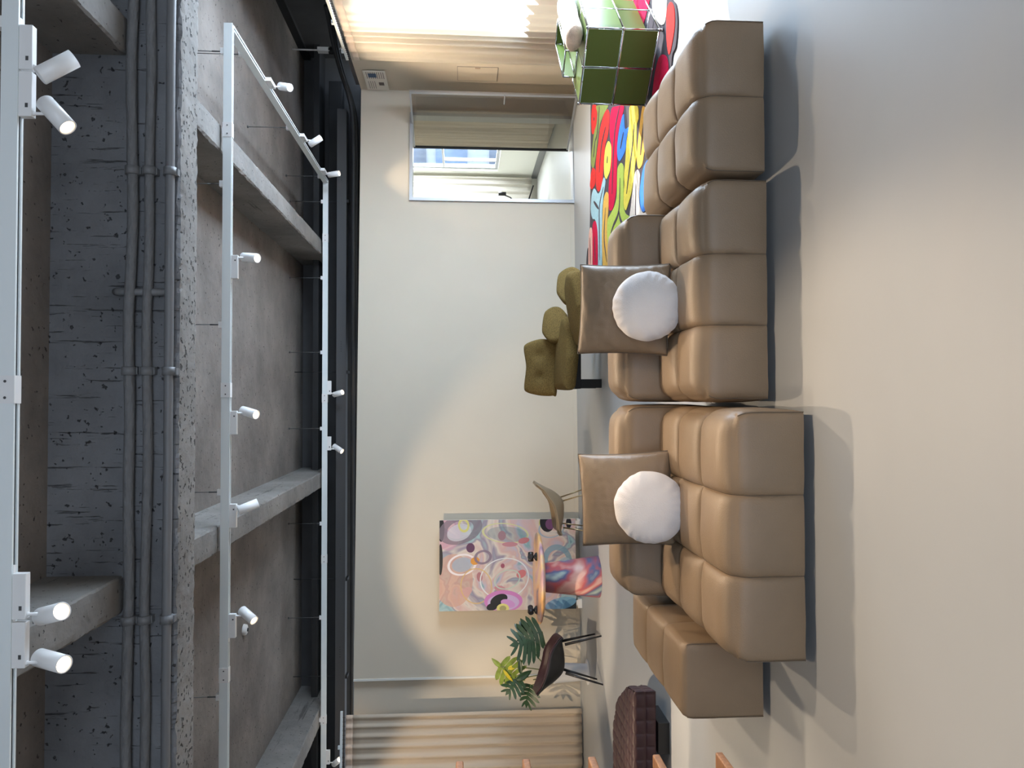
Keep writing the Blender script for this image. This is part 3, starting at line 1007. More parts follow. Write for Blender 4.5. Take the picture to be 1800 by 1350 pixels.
def feet(root, w, d, off=(0, 0)):
    for sx in (-1, 1):
        for sy in (-1, 1):
            g = MB()
            g.lathe([(0, 0), (0.025, 0), (0.03, 0.045), (0, 0.045)], 16, loc=(off[0] + sx * (w / 2 - 0.12), off[1] + sy * (d / 2 - 0.12), 0))
            g.build('foot', M['soft_black'], root)

# middle module: seat three tufts wide, low back behind it
r = empty('sofa_module', (0.561, 4.06, 0), 'taupe leather tufted sofa module with low back, between the chaise block and the deeper module', 'sofa')
block('seat', r, 1.10, 0.735, 0.325, 3, 2, z0=0.04, r=0.075, jx=1)
block('backrest', r, 1.10, 0.36, 0.585, 3, 1, off=(0, 0.555, 0), z0=0.04, r=0.10, puff=0.03, jx=2)
feet(r, 1.12, 1.1, (0, 0.18))
# deeper module beside it
r = empty('sofa_module', (-0.625, 3.86, 0), 'taupe leather tufted sofa module standing forward, deepest seat, next to the angled armrest block', 'sofa')
block('seat', r, 1.11, 1.12, 0.325, 3, 3, z0=0.04, r=0.075, jx=3)
block('backrest', r, 1.11, 0.36, 0.585, 3, 1, off=(0.01, 0.745, 0), z0=0.04, r=0.10, puff=0.03, jx=4)
feet(r, 1.11, 1.4, (0, 0.18))
# chaise block on the window side
r = empty('sofa_ottoman', (1.565, 4.26, 0), 'taupe leather tufted ottoman block without back, beside the green cabinet', 'ottoman')
block('seat', r, 0.76, 1.10, 0.325, 2, 3, z0=0.04, r=0.075, jx=5)
feet(r, 0.775, 1.1)
# armrest block
r = empty('sofa_block', (-1.455, 4.33, 0), 'long taupe leather sofa block with crisp end face, next to the burgundy daybed', 'sofa')
block('cushion_body', r, 0.37, 1.10, 0.405, 1, 3, z0=0.04, r=0.024, puff=0.022, side=0.006, bulge=0.012, jx=6)
feet(r, 0.37, 1.1)

# ------------------------------------------------------------------ cushions
def square_cushion(loc, tilt, roll, yaw, label, seed, size=0.53, th=0.085):
    root = empty('square_cushion', loc, label, 'cushion')
    root.rotation_euler = (tilt, roll, yaw)
    N = 41
    g = MB()
    def P(i, j, sgn):
        u, v = -1 + 2 * i / (N - 1), -1 + 2 * j / (N - 1)
        x = u * size / 2 * (1 - 0.045 * (1 - v * v) * abs(u) ** 3)
        z = v * size / 2 * (1 - 0.045 * (1 - u * u) * abs(v) ** 3)
        t = th * ((1 - abs(u) ** 2.6) * (1 - abs(v) ** 2.6)) ** 0.55
        edge = max(abs(u), abs(v))
        wr = 0.006 * noise.noise(Vector((u * 3.1 + seed, v * 7.0, sgn))) * edge + 0.004 * noise.noise(Vector((u * 9, v * 9 + seed, 0)))
        if edge > 0.999: wr = 0; t = 0
        return (x, sgn * (t + abs(0.008 if edge < 0.999 else 0)) * (1 if sgn < 0 else 0.75) + wr, z)
    g.grid(lambda i, j: P(i, j, -1), N, N)
    g.grid(lambda i, j: P(i, j, 1), N, N)
    c = g.build('cover', M['leather'], root, merge=0.0008)
    s = MB()
    ring = [P(i, 0, -1) for i in range(N)] + [P(N - 1, j, -1) for j in range(1, N)] + [P(i, N - 1, -1) for i in range(N - 2, -1, -1)] + [P(0, j, -1) for j in range(N - 2, 0, -1)]
    ring.append(ring[0])
    s.tube(ring, 0.003, 6, cap=False)
    s.build('piping', M['leather_seam'], root)
    return root
square_cushion((0.525, 4.27, 0.655), math.radians(-20), math.radians(1.5), math.radians(-3), 'square taupe leather cushion leaning on the back of the middle sofa module', 2)
square_cushion((-0.58, 4.27, 0.645), math.radians(-20), math.radians(-2.5), math.radians(3), 'square taupe leather cushion leaning on the back of the deeper sofa module', 9, size=0.54)

def round_cushion(loc, tilt, yaw, label, seed, R_=0.195, th=0.095):
    root = empty('round_cushion', loc, label, 'cushion')
    root.rotation_euler = (tilt, 0, yaw)
    NR, NA = 22, 96
    def P(i, j, sgn):
        a = 2 * PI * i / NA
        rr = j / (NR - 1)
        wob = 1 + 0.018 * noise.noise(Vector((math.cos(a) * 2.2 + seed, math.sin(a) * 2.2, 0))) + rr ** 8 * 0.007 * math.sin(a * 17 + 3 * math.sin(a * 3 + seed))
        R2 = R_ * rr * wob
        t = th * max(0.0, 1 - rr ** 2.4) ** 0.55
        t += rr ** 9 * (1 - rr) * 0.10 * math.sin(a * 17 + 3 * math.sin(a * 3 + seed)) + 0.004 * noise.noise(Vector((R2 * 14, seed, R2 * math.sin(a) * 20)))
        return (R2 * math.cos(a), sgn * t, R2 * math.sin(a))
    g = MB()
    g.grid(lambda i, j: P(i, j, -1), NA, NR, closed_u=True)
    g.grid(lambda i, j: P(i, j, 1), NA, NR, closed_u=True)
    g.build('cover', M['fleece'], root, merge=0.0008)
    return root
round_cushion((0.520, 4.075, 0.565), math.radians(-22), math.radians(-4), 'round white fleece cushion on the middle sofa module seat', 1)
round_cushion((-0.600, 4.055, 0.560), math.radians(-22), math.radians(3), 'round white fleece cushion on the deeper sofa module seat', 4, R_=0.20)

# ------------------------------------------------------------------ rug
RUG_LOBES = [
    ('red', [(3.57, 8.81), (3.46, 8.58), (3.32, 8.56), (3.21, 8.66), (3.21, 8.81), (3.29, 8.91), (3.48, 8.92), (3.55, 8.87)]),
    ('olive', [(3.46, 8.57), (3.2, 7.9), (3.19, 8.1), (3.17, 8.34), (3.06, 8.5), (2.88, 8.63), (2.79, 8.78), (2.87, 8.93), (2.98, 8.94), (3.12, 8.82), (3.21, 8.73), (3.25, 8.57), (3.35, 8.52)]),
    ('red', [(3.17, 7.94), (3.08, 7.82), (2.98, 7.84), (2.87, 7.91), (2.82, 8.05), (2.68, 8.14), (2.52, 8.2), (2.45, 8.24), (2.41, 8.34), (2.42, 8.48), (2.51, 8.61), (2.65, 8.63), (2.83, 8.61), (2.98, 8.47), (3.1, 8.36), (3.18, 8.15)]),
    ('crimson', [(3.08, 7.7), (3.03, 7.51), (2.88, 7.12), (2.81, 7.18), (2.74, 7.33), (2.64, 7.42), (2.45, 7.44), (2.3, 7.46), (2.2, 7.46), (2.08, 7.54), (2.01, 7.65), (2.01, 7.75), (2.06, 7.86), (2.23, 7.88), (2.35, 7.85), (2.48, 7.75), (2.68, 7.72), (2.84, 7.8), (2.99, 7.8)]),
    ('yellow', [(2.79, 7.86), (2.69, 7.74), (2.58, 7.73), (2.46, 7.8), (2.43, 7.92), (2.43, 8.02), (2.51, 8.11), (2.64, 8.13), (2.76, 8.07), (2.8, 7.96)]),
    ('blue', [(2.8, 7.12), (2.64, 7.07), (2.59, 6.91), (2.52, 6.99), (2.43, 7.04), (2.4, 7.16), (2.4, 7.32), (2.49, 7.42), (2.62, 7.41), (2.76, 7.27)]),
    ('yellow', [(2.77, 6.85), (2.65, 6.55), (2.53, 6.51), (2.49, 6.58), (2.3, 6.6), (2.22, 6.58), (2.14, 6.66), (2.04, 6.71), (2.03, 6.73), (1.93, 6.81), (1.87, 6.93), (1.83, 7.04), (1.9, 7.13), (2.02, 7.13), (2.11, 7.1), (2.19, 7.11), (2.32, 7.05), (2.49, 6.99), (2.6, 6.88)]),
    ('ochre', [(2.57, 6.34), (2.5, 6.17), (2.32, 6.17), (2.22, 6.21), (2.16, 6.3), (2.07, 6.38), (2.07, 6.51), (2.14, 6.57), (2.25, 6.57), (2.42, 6.48), (2.53, 6.41)]),
    ('lime', [(2.36, 7.25), (2.28, 7.13), (2.2, 7.13), (2.12, 7.14), (1.99, 7.14), (1.91, 7.15), (1.81, 7.07), (1.73, 6.89), (1.67, 6.83), (1.68, 7.05), (1.68, 7.17), (1.69, 7.39), (1.67, 7.55), (1.59, 7.66), (1.59, 7.8), (1.65, 7.92), (1.81, 7.98), (1.95, 7.94), (1.98, 7.79), (2.01, 7.58), (2.08, 7.46), (2.21, 7.44), (2.29, 7.43), (2.36, 7.4)]),
    ('white', [(2.08, 6.57), (2.01, 6.48), (1.96, 6.48), (1.81, 6.5), (1.72, 6.47), (1.64, 6.38), (1.61, 6.21), (1.64, 6.17), (1.6, 6.01), (1.46, 6.01), (1.66, 6.82), (1.84, 6.81), (1.97, 6.73), (2.06, 6.68)]),
    ('blue', [(2.05, 6.22), (2.01, 6.09), (1.85, 6.07), (1.75, 6.07), (1.66, 6.19), (1.64, 6.35), (1.72, 6.46), (1.84, 6.48), (1.95, 6.42), (2.02, 6.35)]),
    ('red', [(2.81, 8.84), (2.73, 8.68), (2.66, 8.66), (2.6, 8.66), (2.56, 8.72), (2.57, 8.91), (2.64, 9.03), (2.72, 9.0), (2.77, 8.96)]),
    ('skyblue', [(2.48, 8.14), (2.4, 8.06), (2.29, 8.16), (2.14, 8.24), (1.92, 8.27), (1.56, 8.28), (1.32, 8.38), (1.35, 8.55), (1.6, 8.51), (1.9, 8.52), (2.05, 8.58), (2.15, 8.71), (2.2, 8.87), (2.33, 8.98), (2.48, 8.93), (2.53, 8.84), (2.52, 8.72), (2.41, 8.53), (2.39, 8.36), (2.45, 8.24)]),
    ('ochre', [(2.28, 8.01), (2.2, 7.88), (2.05, 7.9), (1.92, 7.96), (1.77, 7.96), (1.63, 7.91), (1.54, 7.76), (1.46, 7.73), (1.3, 7.77), (1.37, 8.2), (1.54, 8.23), (1.84, 8.27), (2.06, 8.22), (2.23, 8.16)]),
    ('crimson', [(2.13, 8.71), (2.06, 8.6), (1.9, 8.54), (1.6, 8.54), (1.35, 8.59), (1.4, 8.86), (1.65, 8.86), (1.97, 8.87), (2.12, 8.85)]),
    ('pink', [(2.12, 9.01), (2.02, 8.9), (1.66, 8.9), (1.41, 8.96), (1.45, 9.22), (1.7, 9.17), (2.03, 9.13)]),
    ('crimson', [(1.68, 7.42), (1.49, 6.99), (1.17, 7.0), (1.26, 7.56), (1.44, 7.69), (1.54, 7.67), (1.6, 7.59)]),
    ('red', [(3.02, 5.47), (2.92, 5.38), (2.79, 5.37), (2.69, 5.44), (2.64, 5.52), (2.76, 5.58), (2.92, 5.59), (3.02, 5.56)]),
    ('white', [(3.33, 5.96), (3.15, 5.61), (3.01, 5.59), (2.95, 5.66), (3.04, 5.82), (3.23, 6.0)]),
    ('crimson', [(2.75, 5.8), (2.66, 5.6), (2.51, 5.55), (2.29, 5.67), (2.23, 5.89), (2.37, 6.07), (2.64, 5.97)]),
    ('crimson', [(4.7, 8.16), (4.1, 7.01), (3.5, 6.14), (3.33, 6.19), (3.31, 6.56), (3.87, 7.55)]),
]
RUG_SLITS = [
    ('s', [(3.01, 8.02), (2.88, 8.27), (2.62, 8.41)]),
    ('s', [(1.97, 6.61), (1.79, 6.63), (1.65, 6.63)]),
    ('s', [(2.38, 8.16), (2.22, 8.4), (1.87, 8.41), (1.6, 8.4)]),
    ('s', [(2.38, 8.77), (2.21, 8.45)]),
    ('s', [(2.12, 8.05), (1.88, 8.12), (1.73, 8.11), (1.5, 7.98)]),
    ('s', [(2.22, 7.29), (1.91, 7.35), (1.82, 7.62), (1.77, 7.76)]),
    ('s', [(1.91, 7.35), (1.81, 7.29), (1.68, 7.12)]),
    ('s', [(2.95, 7.29), (2.8, 7.51), (2.57, 7.61), (2.17, 7.69)]),
    ('s', [(2.51, 7.27), (2.62, 7.12)]),
    ('s', [(2.55, 6.66), (2.35, 6.75), (2.15, 6.89), (1.98, 7.0)]),
    ('s', [(2.42, 6.32), (2.17, 6.44)]),
    ('s', [(2.0, 9.04), (1.67, 9.02)]),
    ('s', [(1.95, 8.71), (1.63, 8.69)]),
    ('s', [(3.08, 8.67), (2.92, 8.78)]),
    ('s', [(2.65, 7.92), (2.58, 7.95)]),
    ('s', [(3.39, 8.74), (3.35, 8.74)]),
    ('s', [(3.38, 8.38), (3.13, 8.52), (3.08, 8.67)]),
]
RUG_OUTLINE = [(5.29, 8.84), (4.9, 8.89), (3.67, 8.99), (2.83, 9.01), (2.0, 9.11), (1.89, 9.28), (1.65, 9.33), (1.48, 8.96), (1.26, 8.23), (1.11, 7.07), (1.0, 6.01), (1.3, 5.5), (1.69, 5.34), (2.34, 5.48), (2.59, 5.46), (2.63, 5.36), (2.78, 5.31), (2.93, 5.35), (3.06, 5.47), (3.34, 5.54)]

rugc = {'red': (0.60, 0.035, 0.030), 'olive': (0.20, 0.24, 0.07), 'crimson': (0.56, 0.010, 0.055), 'yellow': (0.78, 0.66, 0.10), 'blue': (0.06, 0.22, 0.72),
        'ochre': (0.66, 0.40, 0.09), 'lime': (0.42, 0.54, 0.10), 'white': (0.78, 0.73, 0.68), 'skyblue': (0.34, 0.54, 0.62), 'pink': (0.78, 0.44, 0.36)}
rb = MB()
keys = list(rugc)
rm = [mat('rug_ground', (0.075, 0.065, 0.075), rough=0.95, spec=0.1, bump=0.6, bscale=260, bdist=0.004)]
for k in keys:
    rm.append(mat('rug_' + k, rugc[k], rough=0.95, spec=0.1, var=0.10, vscale=40, bump=0.6, bscale=260, bdist=0.004))
rb.poly(catmull([(min(p[0], 4.15), p[1]) for p in RUG_OUTLINE], 5), 0.0005, 0.012)
for q, (cn, pts) in enumerate(RUG_LOBES):
    rb.mi = 1 + keys.index(cn)
    pts = [(min(p[0], 4.12), p[1]) for p in pts]
    cx = sum(p[0] for p in pts) / len(pts); cy = sum(p[1] for p in pts) / len(pts)
    rb.poly(catmull(pts, 6), 0.0115, 0.0150 + q * 0.0001)
# lobes continue on the part of the rug hidden behind the sofa and cabinet
rr_ = random.Random(4)
for q in range(8):
    x0 = 1.15 + 0.0 * q; yy = 5.65 + q * 0.36
    rb.mi = 1 + (q * 3) % len(keys)
    rb.poly(catmull([(1.05, yy), (1.2, yy + 0.12), (1.5 if q < 2 else 1.28, yy + 0.14), (1.55 if q < 2 else 1.32, yy), (1.45 if q < 2 else 1.26, yy - 0.13), (1.15, yy - 0.12)], 5), 0.0115, 0.0145 + q * 0.0001)
rb.mi = 0
for q, (_, pts) in enumerate(RUG_SLITS):
    c = catmull([tuple(p) for p in pts], 6, False)
    lft, rgt = [], []
    for i, p in enumerate(c):
        a, bq = c[max(i - 1, 0)], c[min(i + 1, len(c) - 1)]
        dx, dy = bq[0] - a[0], bq[1] - a[1]
        l = math.hypot(dx, dy) or 1
        wd = 0.016 * (0.35 + math.sin(PI * (i + 0.5) / len(c)))
        lft.append((p[0] - dy / l * wd, p[1] + dx / l * wd)); rgt.append((p[0] + dy / l * wd, p[1] - dx / l * wd))
    rb.poly(lft + rgt[::-1], 0.0150, 0.0182)
tag(rb.build('rug', rm), 'rug of bright red, blue, yellow and green squiggle shapes lying behind the sofa', 'rug')

# ------------------------------------------------------------------ green cabinet with chrome tubes
CB = empty('cabinet', (2.905, 5.67, 0.018), 'green lacquered cabinet with chrome tube frame standing on the colourful rug', 'cabinet', math.atan2(0.733, -0.68))
# local x runs along the short front (away to the left), local y (negative) along the long side
W_, D_, H_ = 0.615, 1.12, 0.60
def cpt(a, bq, z): return (a, -bq, z)
tubes = MB()
TUBE_R = 0.0062
zl = (0.03, 0.315, H_)
al = (0, W_ / 2, W_)
bl = (0, 0.42, D_)
for a in al:
    for z in zl:
        tubes.tube([cpt(a, 0, z), cpt(a, D_, z)], TUBE_R, 10)
    for bq in bl:
        tubes.tube([cpt(a, bq, 0.03), cpt(a, bq, H_)], TUBE_R, 10)
for bq in bl:
    for z in zl:
        tubes.tube([cpt(0, bq, z), cpt(W_, bq, z)], TUBE_R, 10)
tubes.build('chrome_frame', M['chrome'], CB)
for a in al:
    for bq in bl:
        for z in zl:
            g = MB(); g.lathe([(0.0, -0.014), (0.008, -0.0115), (0.0135, -0.005), (0.0135, 0.005), (0.008, 0.0115), (0, 0.014)], 12, loc=cpt(a, bq, z))
            g.build('ball_joint', M['chrome'], CB)

def panel(a0, a1, b0, b1, z0, z1, nm='green_panel'):
    g = MB(); g.box(min(a0, a1), max(a0, a1), -max(b0, b1), -min(b0, b1), z0, z1); return g.build(nm, M['green_panel'], CB)
for i in range(2):
    for j in range(2):
        a0 = i * W_ / 2 + 0.01
        panel(a0, a0 + W_ / 2 - 0.02, -0.003, 0.003, zl[j] + 0.01, zl[j + 1] - 0.01)
for (b0, b1) in ((0.0, 0.42), (0.42, D_)):
    panel(-0.003, 0.003, b0 + 0.01, b1 - 0.01, zl[1] + 0.01, zl[2] - 0.01)      # upper row of the long side closed
    for i in range(2):
        panel(i * W_ / 2 + 0.01, (i + 1) * W_ / 2 - 0.01, b0 + 0.01, b1 - 0.01, H_ - 0.002, H_ + 0.003, 'top_panel')
        panel(i * W_ / 2 + 0.01, (i + 1) * W_ / 2 - 0.01, b0 + 0.01, b1 - 0.01, 0.313, 0.318, 'shelf')
    panel(W_ - 0.003, W_ + 0.003, b0 + 0.01, b1 - 0.01, 0.04, H_ - 0.01, 'back_panel')
panel(0.155, 0.161, 0.01, D_ - 0.01, 0.035, 0.305, 'divider')
# raised tray on top
tr = MB()
a0, a1, b0, b1, z0, z1 = 0.30, 0.52, 0.30, 1.0, H_ + 0.012, H_ + 0.115
for a in (a0, a1):
    for bq in (b0, b1): tr.tube([cpt(a, bq, z0), cpt(a, bq, z1)], 0.007, 8)
    for z in (z0, z1): tr.tube([cpt(a, b0, z), cpt(a, b1, z)], 0.007, 8)
for bq in (b0, b1):
    for z in (z0, z1): tr.tube([cpt(a0, bq, z), cpt(a1, bq, z)], 0.007, 8)
tr.build('tray_frame', M['chrome'], CB)
panel(a1 - 0.002, a1 + 0.002, b0, b1, z0, z1, 'tray_panel')
panel(a0, a1, b1 - 0.002, b1 + 0.002, z0, z1, 'tray_panel')
for (a, bq) in ((0.0, 0.0), (W_, 0.0), (0.0, D_), (W_, D_)):
    g = MB(); g.lathe([(0, 0), (0.014, 0), (0.014, 0.012), (0.008, 0.03), (0, 0.03)], 14, loc=cpt(a, bq, 0)); g.build('foot', M['chrome'], CB)

# folded fur throw on the cabinet
th = empty('fur_cushion', (2.905, 5.67, 0.018 + H_ + 0.010), 'cream fur bolster lying on the green cabinet', 'cushion', math.atan2(0.733, -0.68))
g = MB()
NA, NB = 28, 30
def FB(i, j):
    a = 2 * PI * i / NA
    t = j / (NB - 1)
    e = (1 - abs(2 * t - 1) ** 10) ** 0.3
    rx, rz = 0.118, 0.074
    n_ = 1 + 0.10 * noise.noise(Vector((math.cos(a) * 2, math.sin(a) * 2, t * 4)))
    z = math.sin(a) * rz * e * n_
    return (0.128 + math.cos(a) * rx * e * n_, -(0.07 + 0.85 * t), 0.072 + z)
g.grid(FB, NA, NB, closed_u=True)
g.build('fur_cover', M['fur'], th, merge=0.001)

# ------------------------------------------------------------------ painting on blocks
PXC = -2.21
pa = empty('painting', (PXC, wy(PXC) - 0.16, 0.07), 'tall abstract painting of pastel swirls leaning by the wall behind the round table', 'painting', ANG)
PW, PH = 1.19, 1.83
stops = [(0.0, (112, 146, 160)), (0.12, (188, 204, 206)), (0.22, (140, 132, 146)), (0.32, (204, 198, 198)), (0.42, (128, 168, 174)), (0.52, (188, 180, 194)),
         (0.62, (206, 172, 166)), (0.72, (214, 204, 192)), (0.80, (148, 138, 156)), (0.90, (160, 190, 192)), (1.0, (112, 146, 160))]
def E_(X, Y, rx, ry, rot, col, ring=0, fill=1.0):
    # place on the canvas given from the photo: X grows downward, Y to the left
    u = (985 - Y) / 152 * PW
    v = (1018 - X) / 243 * PH
    return (u, v, ry / 152 * PW, rx / 243 * PH, rot, col, ring, fill)
ells = [
    E_(800, 1010, 34, 44, 0, (205, 160, 140), 0, 0.75), E_(790, 930, 22, 30, 0, (200, 140, 170), 0, 0.5), E_(778, 925, 6, 20, 0, (18, 16, 20)), E_(777, 975, 4, 26, 0, (18, 16, 20)),
    E_(812, 925, 40, 24, 0.3, (120, 108, 120), 0.4, 0.8), E_(810, 930, 22, 14, 0.3, (205, 205, 212), 0, 0.7),
    E_(818, 918, 10, 12, 0.2, (206, 202, 120), 0.35, 1), E_(815, 984, 26, 18, 0.2, (236, 226, 226), 0.16, 1), E_(815, 984, 18, 12, 0.2, (160, 175, 190), 0, 0.8),
    E_(830, 956, 7.5, 8, 0, (96, 58, 88)), E_(838, 978, 8, 6.5, 0.3, (218, 150, 60)), E_(852, 972, 16, 12, 0.2, (130, 112, 130), 0.3, 0.9),
    E_(886, 936, 7, 8, 0, (184, 110, 120)), E_(892, 932, 42, 17, -0.1, (206, 206, 150), 0.10, 0.9), E_(896, 934, 36, 13, -0.1, (100, 130, 138), 0.0, 0.45),
    E_(925, 945, 10, 5, 0.2, (190, 120, 125)), E_(900, 951, 14, 4, 0.0, (190, 132, 140)), E_(846, 1005, 5, 8, 0.1, (176, 118, 122)), E_(887, 987, 3.5, 4, 0, (156, 82, 100)),
    E_(920, 1001, 9, 6.5, 0.5, (204, 120, 122)), E_(882, 1025, 10, 5, -0.2, (196, 140, 146)), E_(822, 1030, 12, 7, 0.6, (206, 160, 156), 0.0, 0.8), E_(895, 1010, 24, 16, 0.3, (186, 206, 190), 0.10, 0.9),
    E_(890, 1008, 44, 34, 0.2, (225, 228, 228), 0.05, 0.9), E_(840, 1020, 28, 30, 0.1, (214, 180, 110), 0.07, 0.8), E_(985, 980, 26, 28, 0.3, (120, 160, 178), 0.35, 0.8),
    E_(1000, 990, 14, 16, 0.3, (170, 188, 200), 0, 0.8), E_(960, 916, 8, 10, 0, (206, 204, 120), 0, 0.8), E_(975, 925, 24, 16, 0.2, (150, 170, 186), 0.12, 0.9), E_(967, 915, 13, 16, 0.1, (22, 14, 24)),
    E_(972, 918, 8, 9, 0.1, (110, 66, 104)), E_(1006, 916, 5, 9, 0, (20, 16, 28)), E_(1012, 1060, 18, 16, 0, (30, 40, 44)), E_(990, 1052, 28, 10, 0.2, (110, 160, 190), 0, 0.8),
    E_(888, 1046, 34, 18, 0, (206, 130, 190), 0, 1), E_(888, 1048, 28, 13.5, 0, (202, 176, 212), 0, 1), E_(880, 1044, 16, 9, 0.4, (34, 34, 36)), E_(896, 1050, 13, 6.5, -0.3, (206, 150, 206)),
    E_(868, 1055, 10, 6, 0.2, (32, 32, 34)), E_(887, 1058, 11, 8, 0, (222, 214, 130)), E_(887, 1058, 6, 4.5, 0, (170, 160, 110)),
]
PM = swirl_mat('painting_swirls', stops, 1.9, 1.6, ells, bandscale=1.45)
g = MB(); g.box(-PW / 2, PW / 2, 0, 0.035, 0, PH); g.build('canvas_edge', M['paper'], pa)
g = MB(); g.box(-PW / 2 + 0.001, PW / 2 - 0.001, -0.003, 0.0, 0.001, PH - 0.001); g.build('painted_face', PM, pa)
for k, xx in enumerate((-0.52, 0.53)):
    e = MB(); e.box(-0.06, 0.06, -0.05, 0.06, 0, 0.052, bev=0.003); e.box(-0.035, 0.035, 0.0, 0.06, 0.052, 0.069)
    o = e.build('support_block', M['white_block'])
    o.location = (PXC + xx, wy(PXC + xx) - 0.155, 0.0)
    o.rotation_euler = (0, 0, ANG)
    tag(o, ['small white block under the painting corner by the plant', 'small white block under the painting corner by the tan chair'][k], 'block')

# ------------------------------------------------------------------ round table
TB = empty('round_table', (-2.085, 8.65, 0), 'round cafe table with painted wood top and swirl-painted drum base', 'table')
topm = swirl_mat('table_top_paint', [(0, (228, 176, 110)), (0.2, (232, 196, 150)), (0.34, (222, 178, 172)), (0.5, (206, 160, 170)), (0.62, (150, 130, 150)), (0.70, (226, 190, 180)), (0.85, (120, 100, 110)), (1, (228, 176, 110))],
                 1.3, 1.2, bandscale=2.5, rough=0.35)
g = MB(); g.lathe([(0, 0.668), (0.44, 0.672), (0.505, 0.69), (0.52, 0.708), (0.512, 0.722), (0.46, 0.73), (0, 0.73)], 72); g.build('table_top', topm, TB)
basem = swirl_mat('table_base_paint', [(0, (24, 18, 22)), (0.08, (30, 20, 26)), (0.14, (130, 80, 100)), (0.30, (222, 158, 158)), (0.5, (222, 180, 170)), (0.6, (196, 100, 104)), (0.7, (96, 110, 150)), (0.8, (180, 200, 196)), (0.93, (206, 170, 110)), (1, (24, 18, 22))],
                  1.3, 2.0, bandscale=1.35, rough=0.4)
g = MB(); g.lathe([(0, 0), (0.236, 0), (0.24, 0.006), (0.162, 0.668), (0, 0.668)], 64); g.build('drum_base', basem, TB)
for k, (px, py, rz) in enumerate(((-1.83, 8.60, 0.3), (-2.45, 8.62, 1.1))):
    e = empty('black_ornament', (px, py, 0.7315), ['small black knobbly ornament on the round table, on the tan chair side', 'small black knobbly ornament on the round table, on the plant side'][k], 'ornament', rz)
    g = MB(); g.lathe([(0, 0), (0.05, 0), (0.042, 0.02), (0.014, 0.035), (0.014, 0.045), (0, 0.045)], 20); g.build('foot', M['black'], e)
    g = MB(); g.tube([(-0.055, 0, 0.07), (-0.05, 0, 0.07), (0.05, 0, 0.07), (0.055, 0, 0.07)], [0.022, 0.032, 0.032, 0.022], 18); g.tube([(0, -0.035, 0.078), (0, 0.035, 0.078)], 0.028, 14); g.build('knob', M['black'], e)

# ------------------------------------------------------------------ shell chairs
def shell_chair(loc, rz, label, profile, width, arm, mats, legspec, name='shell_chair', quilt=False, th=0.018, armfn=None):
    """profile: (forward, height) from front edge to back top; arm: side rise per profile point"""
    root = empty(name, loc, label, 'chair', rz)
    pf = catmull(profile, 6, False)
    ar = catmull([(a, 0) for a in arm], 6, False)
    wd = catmull([(w, 0) for w in width], 6, False)
    NS = len(pf)
    NT = 25
    def P(i, j, o=0.0):
        t = -1 + 2 * j / (NT - 1)
        f, z = pf[i]
        a = ar[i][0]
        w = wd[i][0]
        k = abs(t) ** 2.4
        x = f + a * k * 0.25
        z2 = z + a * k
        p0, p1 = pf[max(i - 1, 0)], pf[min(i + 1, NS - 1)]
        tx, tz = p1[0] - p0[0], p1[1] - p0[1]
        l = math.hypot(tx, tz) or 1
        nx_, nz_ = tz / l, -tx / l           # inward/up normal of the profile
        if nz_ < 0 and abs(nz_) > abs(nx_): nx_, nz_ = -nx_, -nz_
        q = 0
        if quilt and o > 0:
            q = 0.004 * abs(math.sin(i * 0.9 + j * 0.75)) * abs(math.sin(i * 0.9 - j * 0.75))
        oo = o + q
        y = t * w / 2 * (1 - 0.12 * a * k)
        # move inner layer along the normal of profile, flatten at rim
        s_ = -t * k * 0.8
        return (x + nx_ * oo, y + s_ * oo, z2 + abs(nz_) * oo)
    g = MB(); g.grid(lambda i, j: P(i, j, 0.0), NS, NT)
    o = g.build('shell', mats[0], root, recalc=False)
    mo = o.modifiers.new('thick', 'SOLIDIFY'); mo.thickness = th; mo.offset = 0
    sb = o.modifiers.new('sub', 'SUBSURF'); sb.levels = 1; sb.render_levels = 1
    g = MB(); g.grid(lambda i, j: P(i + 1, j + 1, th * 0.9), NS - 2, NT - 2) if False else g.grid(lambda i, j: P(i, j, th * 0.95), NS, NT)
    o = g.build('lining', mats[1], root, recalc=False)
    mo = o.modifiers.new('thick', 'SOLIDIFY'); mo.thickness = th * 0.8; mo.offset = 0
    for (top, bot, r0, r1) in legspec:
        g = MB(); g.tube([top, bot], [r0, r1], 12); g.build('leg', mats[2], root)
    return root

# tan chair: front towards -x (to the table); local x is 'forward'
shell_chair((-1.33, 8.78, 0), PI, 'tan leather shell chair with thin brass legs beside the painting, by the round table',
            [(0.25, 0.43), (0.20, 0.435), (0.05, 0.405), (-0.12, 0.41), (-0.22, 0.50), (-0.28, 0.62), (-0.34, 0.735)],
            [0.44, 0.47, 0.50, 0.50, 0.48, 0.45, 0.36], [0.01, 0.04, 0.09, 0.12, 0.10, 0.03, 0.0],
            (M['tan_shell'], M['tan_shell'], M['brass']),
            [((0.17, -0.16, 0.42), (0.23, -0.22, 0), 0.009, 0.007), ((0.17, 0.16, 0.42), (0.23, 0.22, 0), 0.009, 0.007),
             ((-0.14, -0.15, 0.42), (-0.27, -0.20, 0), 0.009, 0.007), ((-0.14, 0.15, 0.42), (-0.27, 0.20, 0), 0.009, 0.007)])
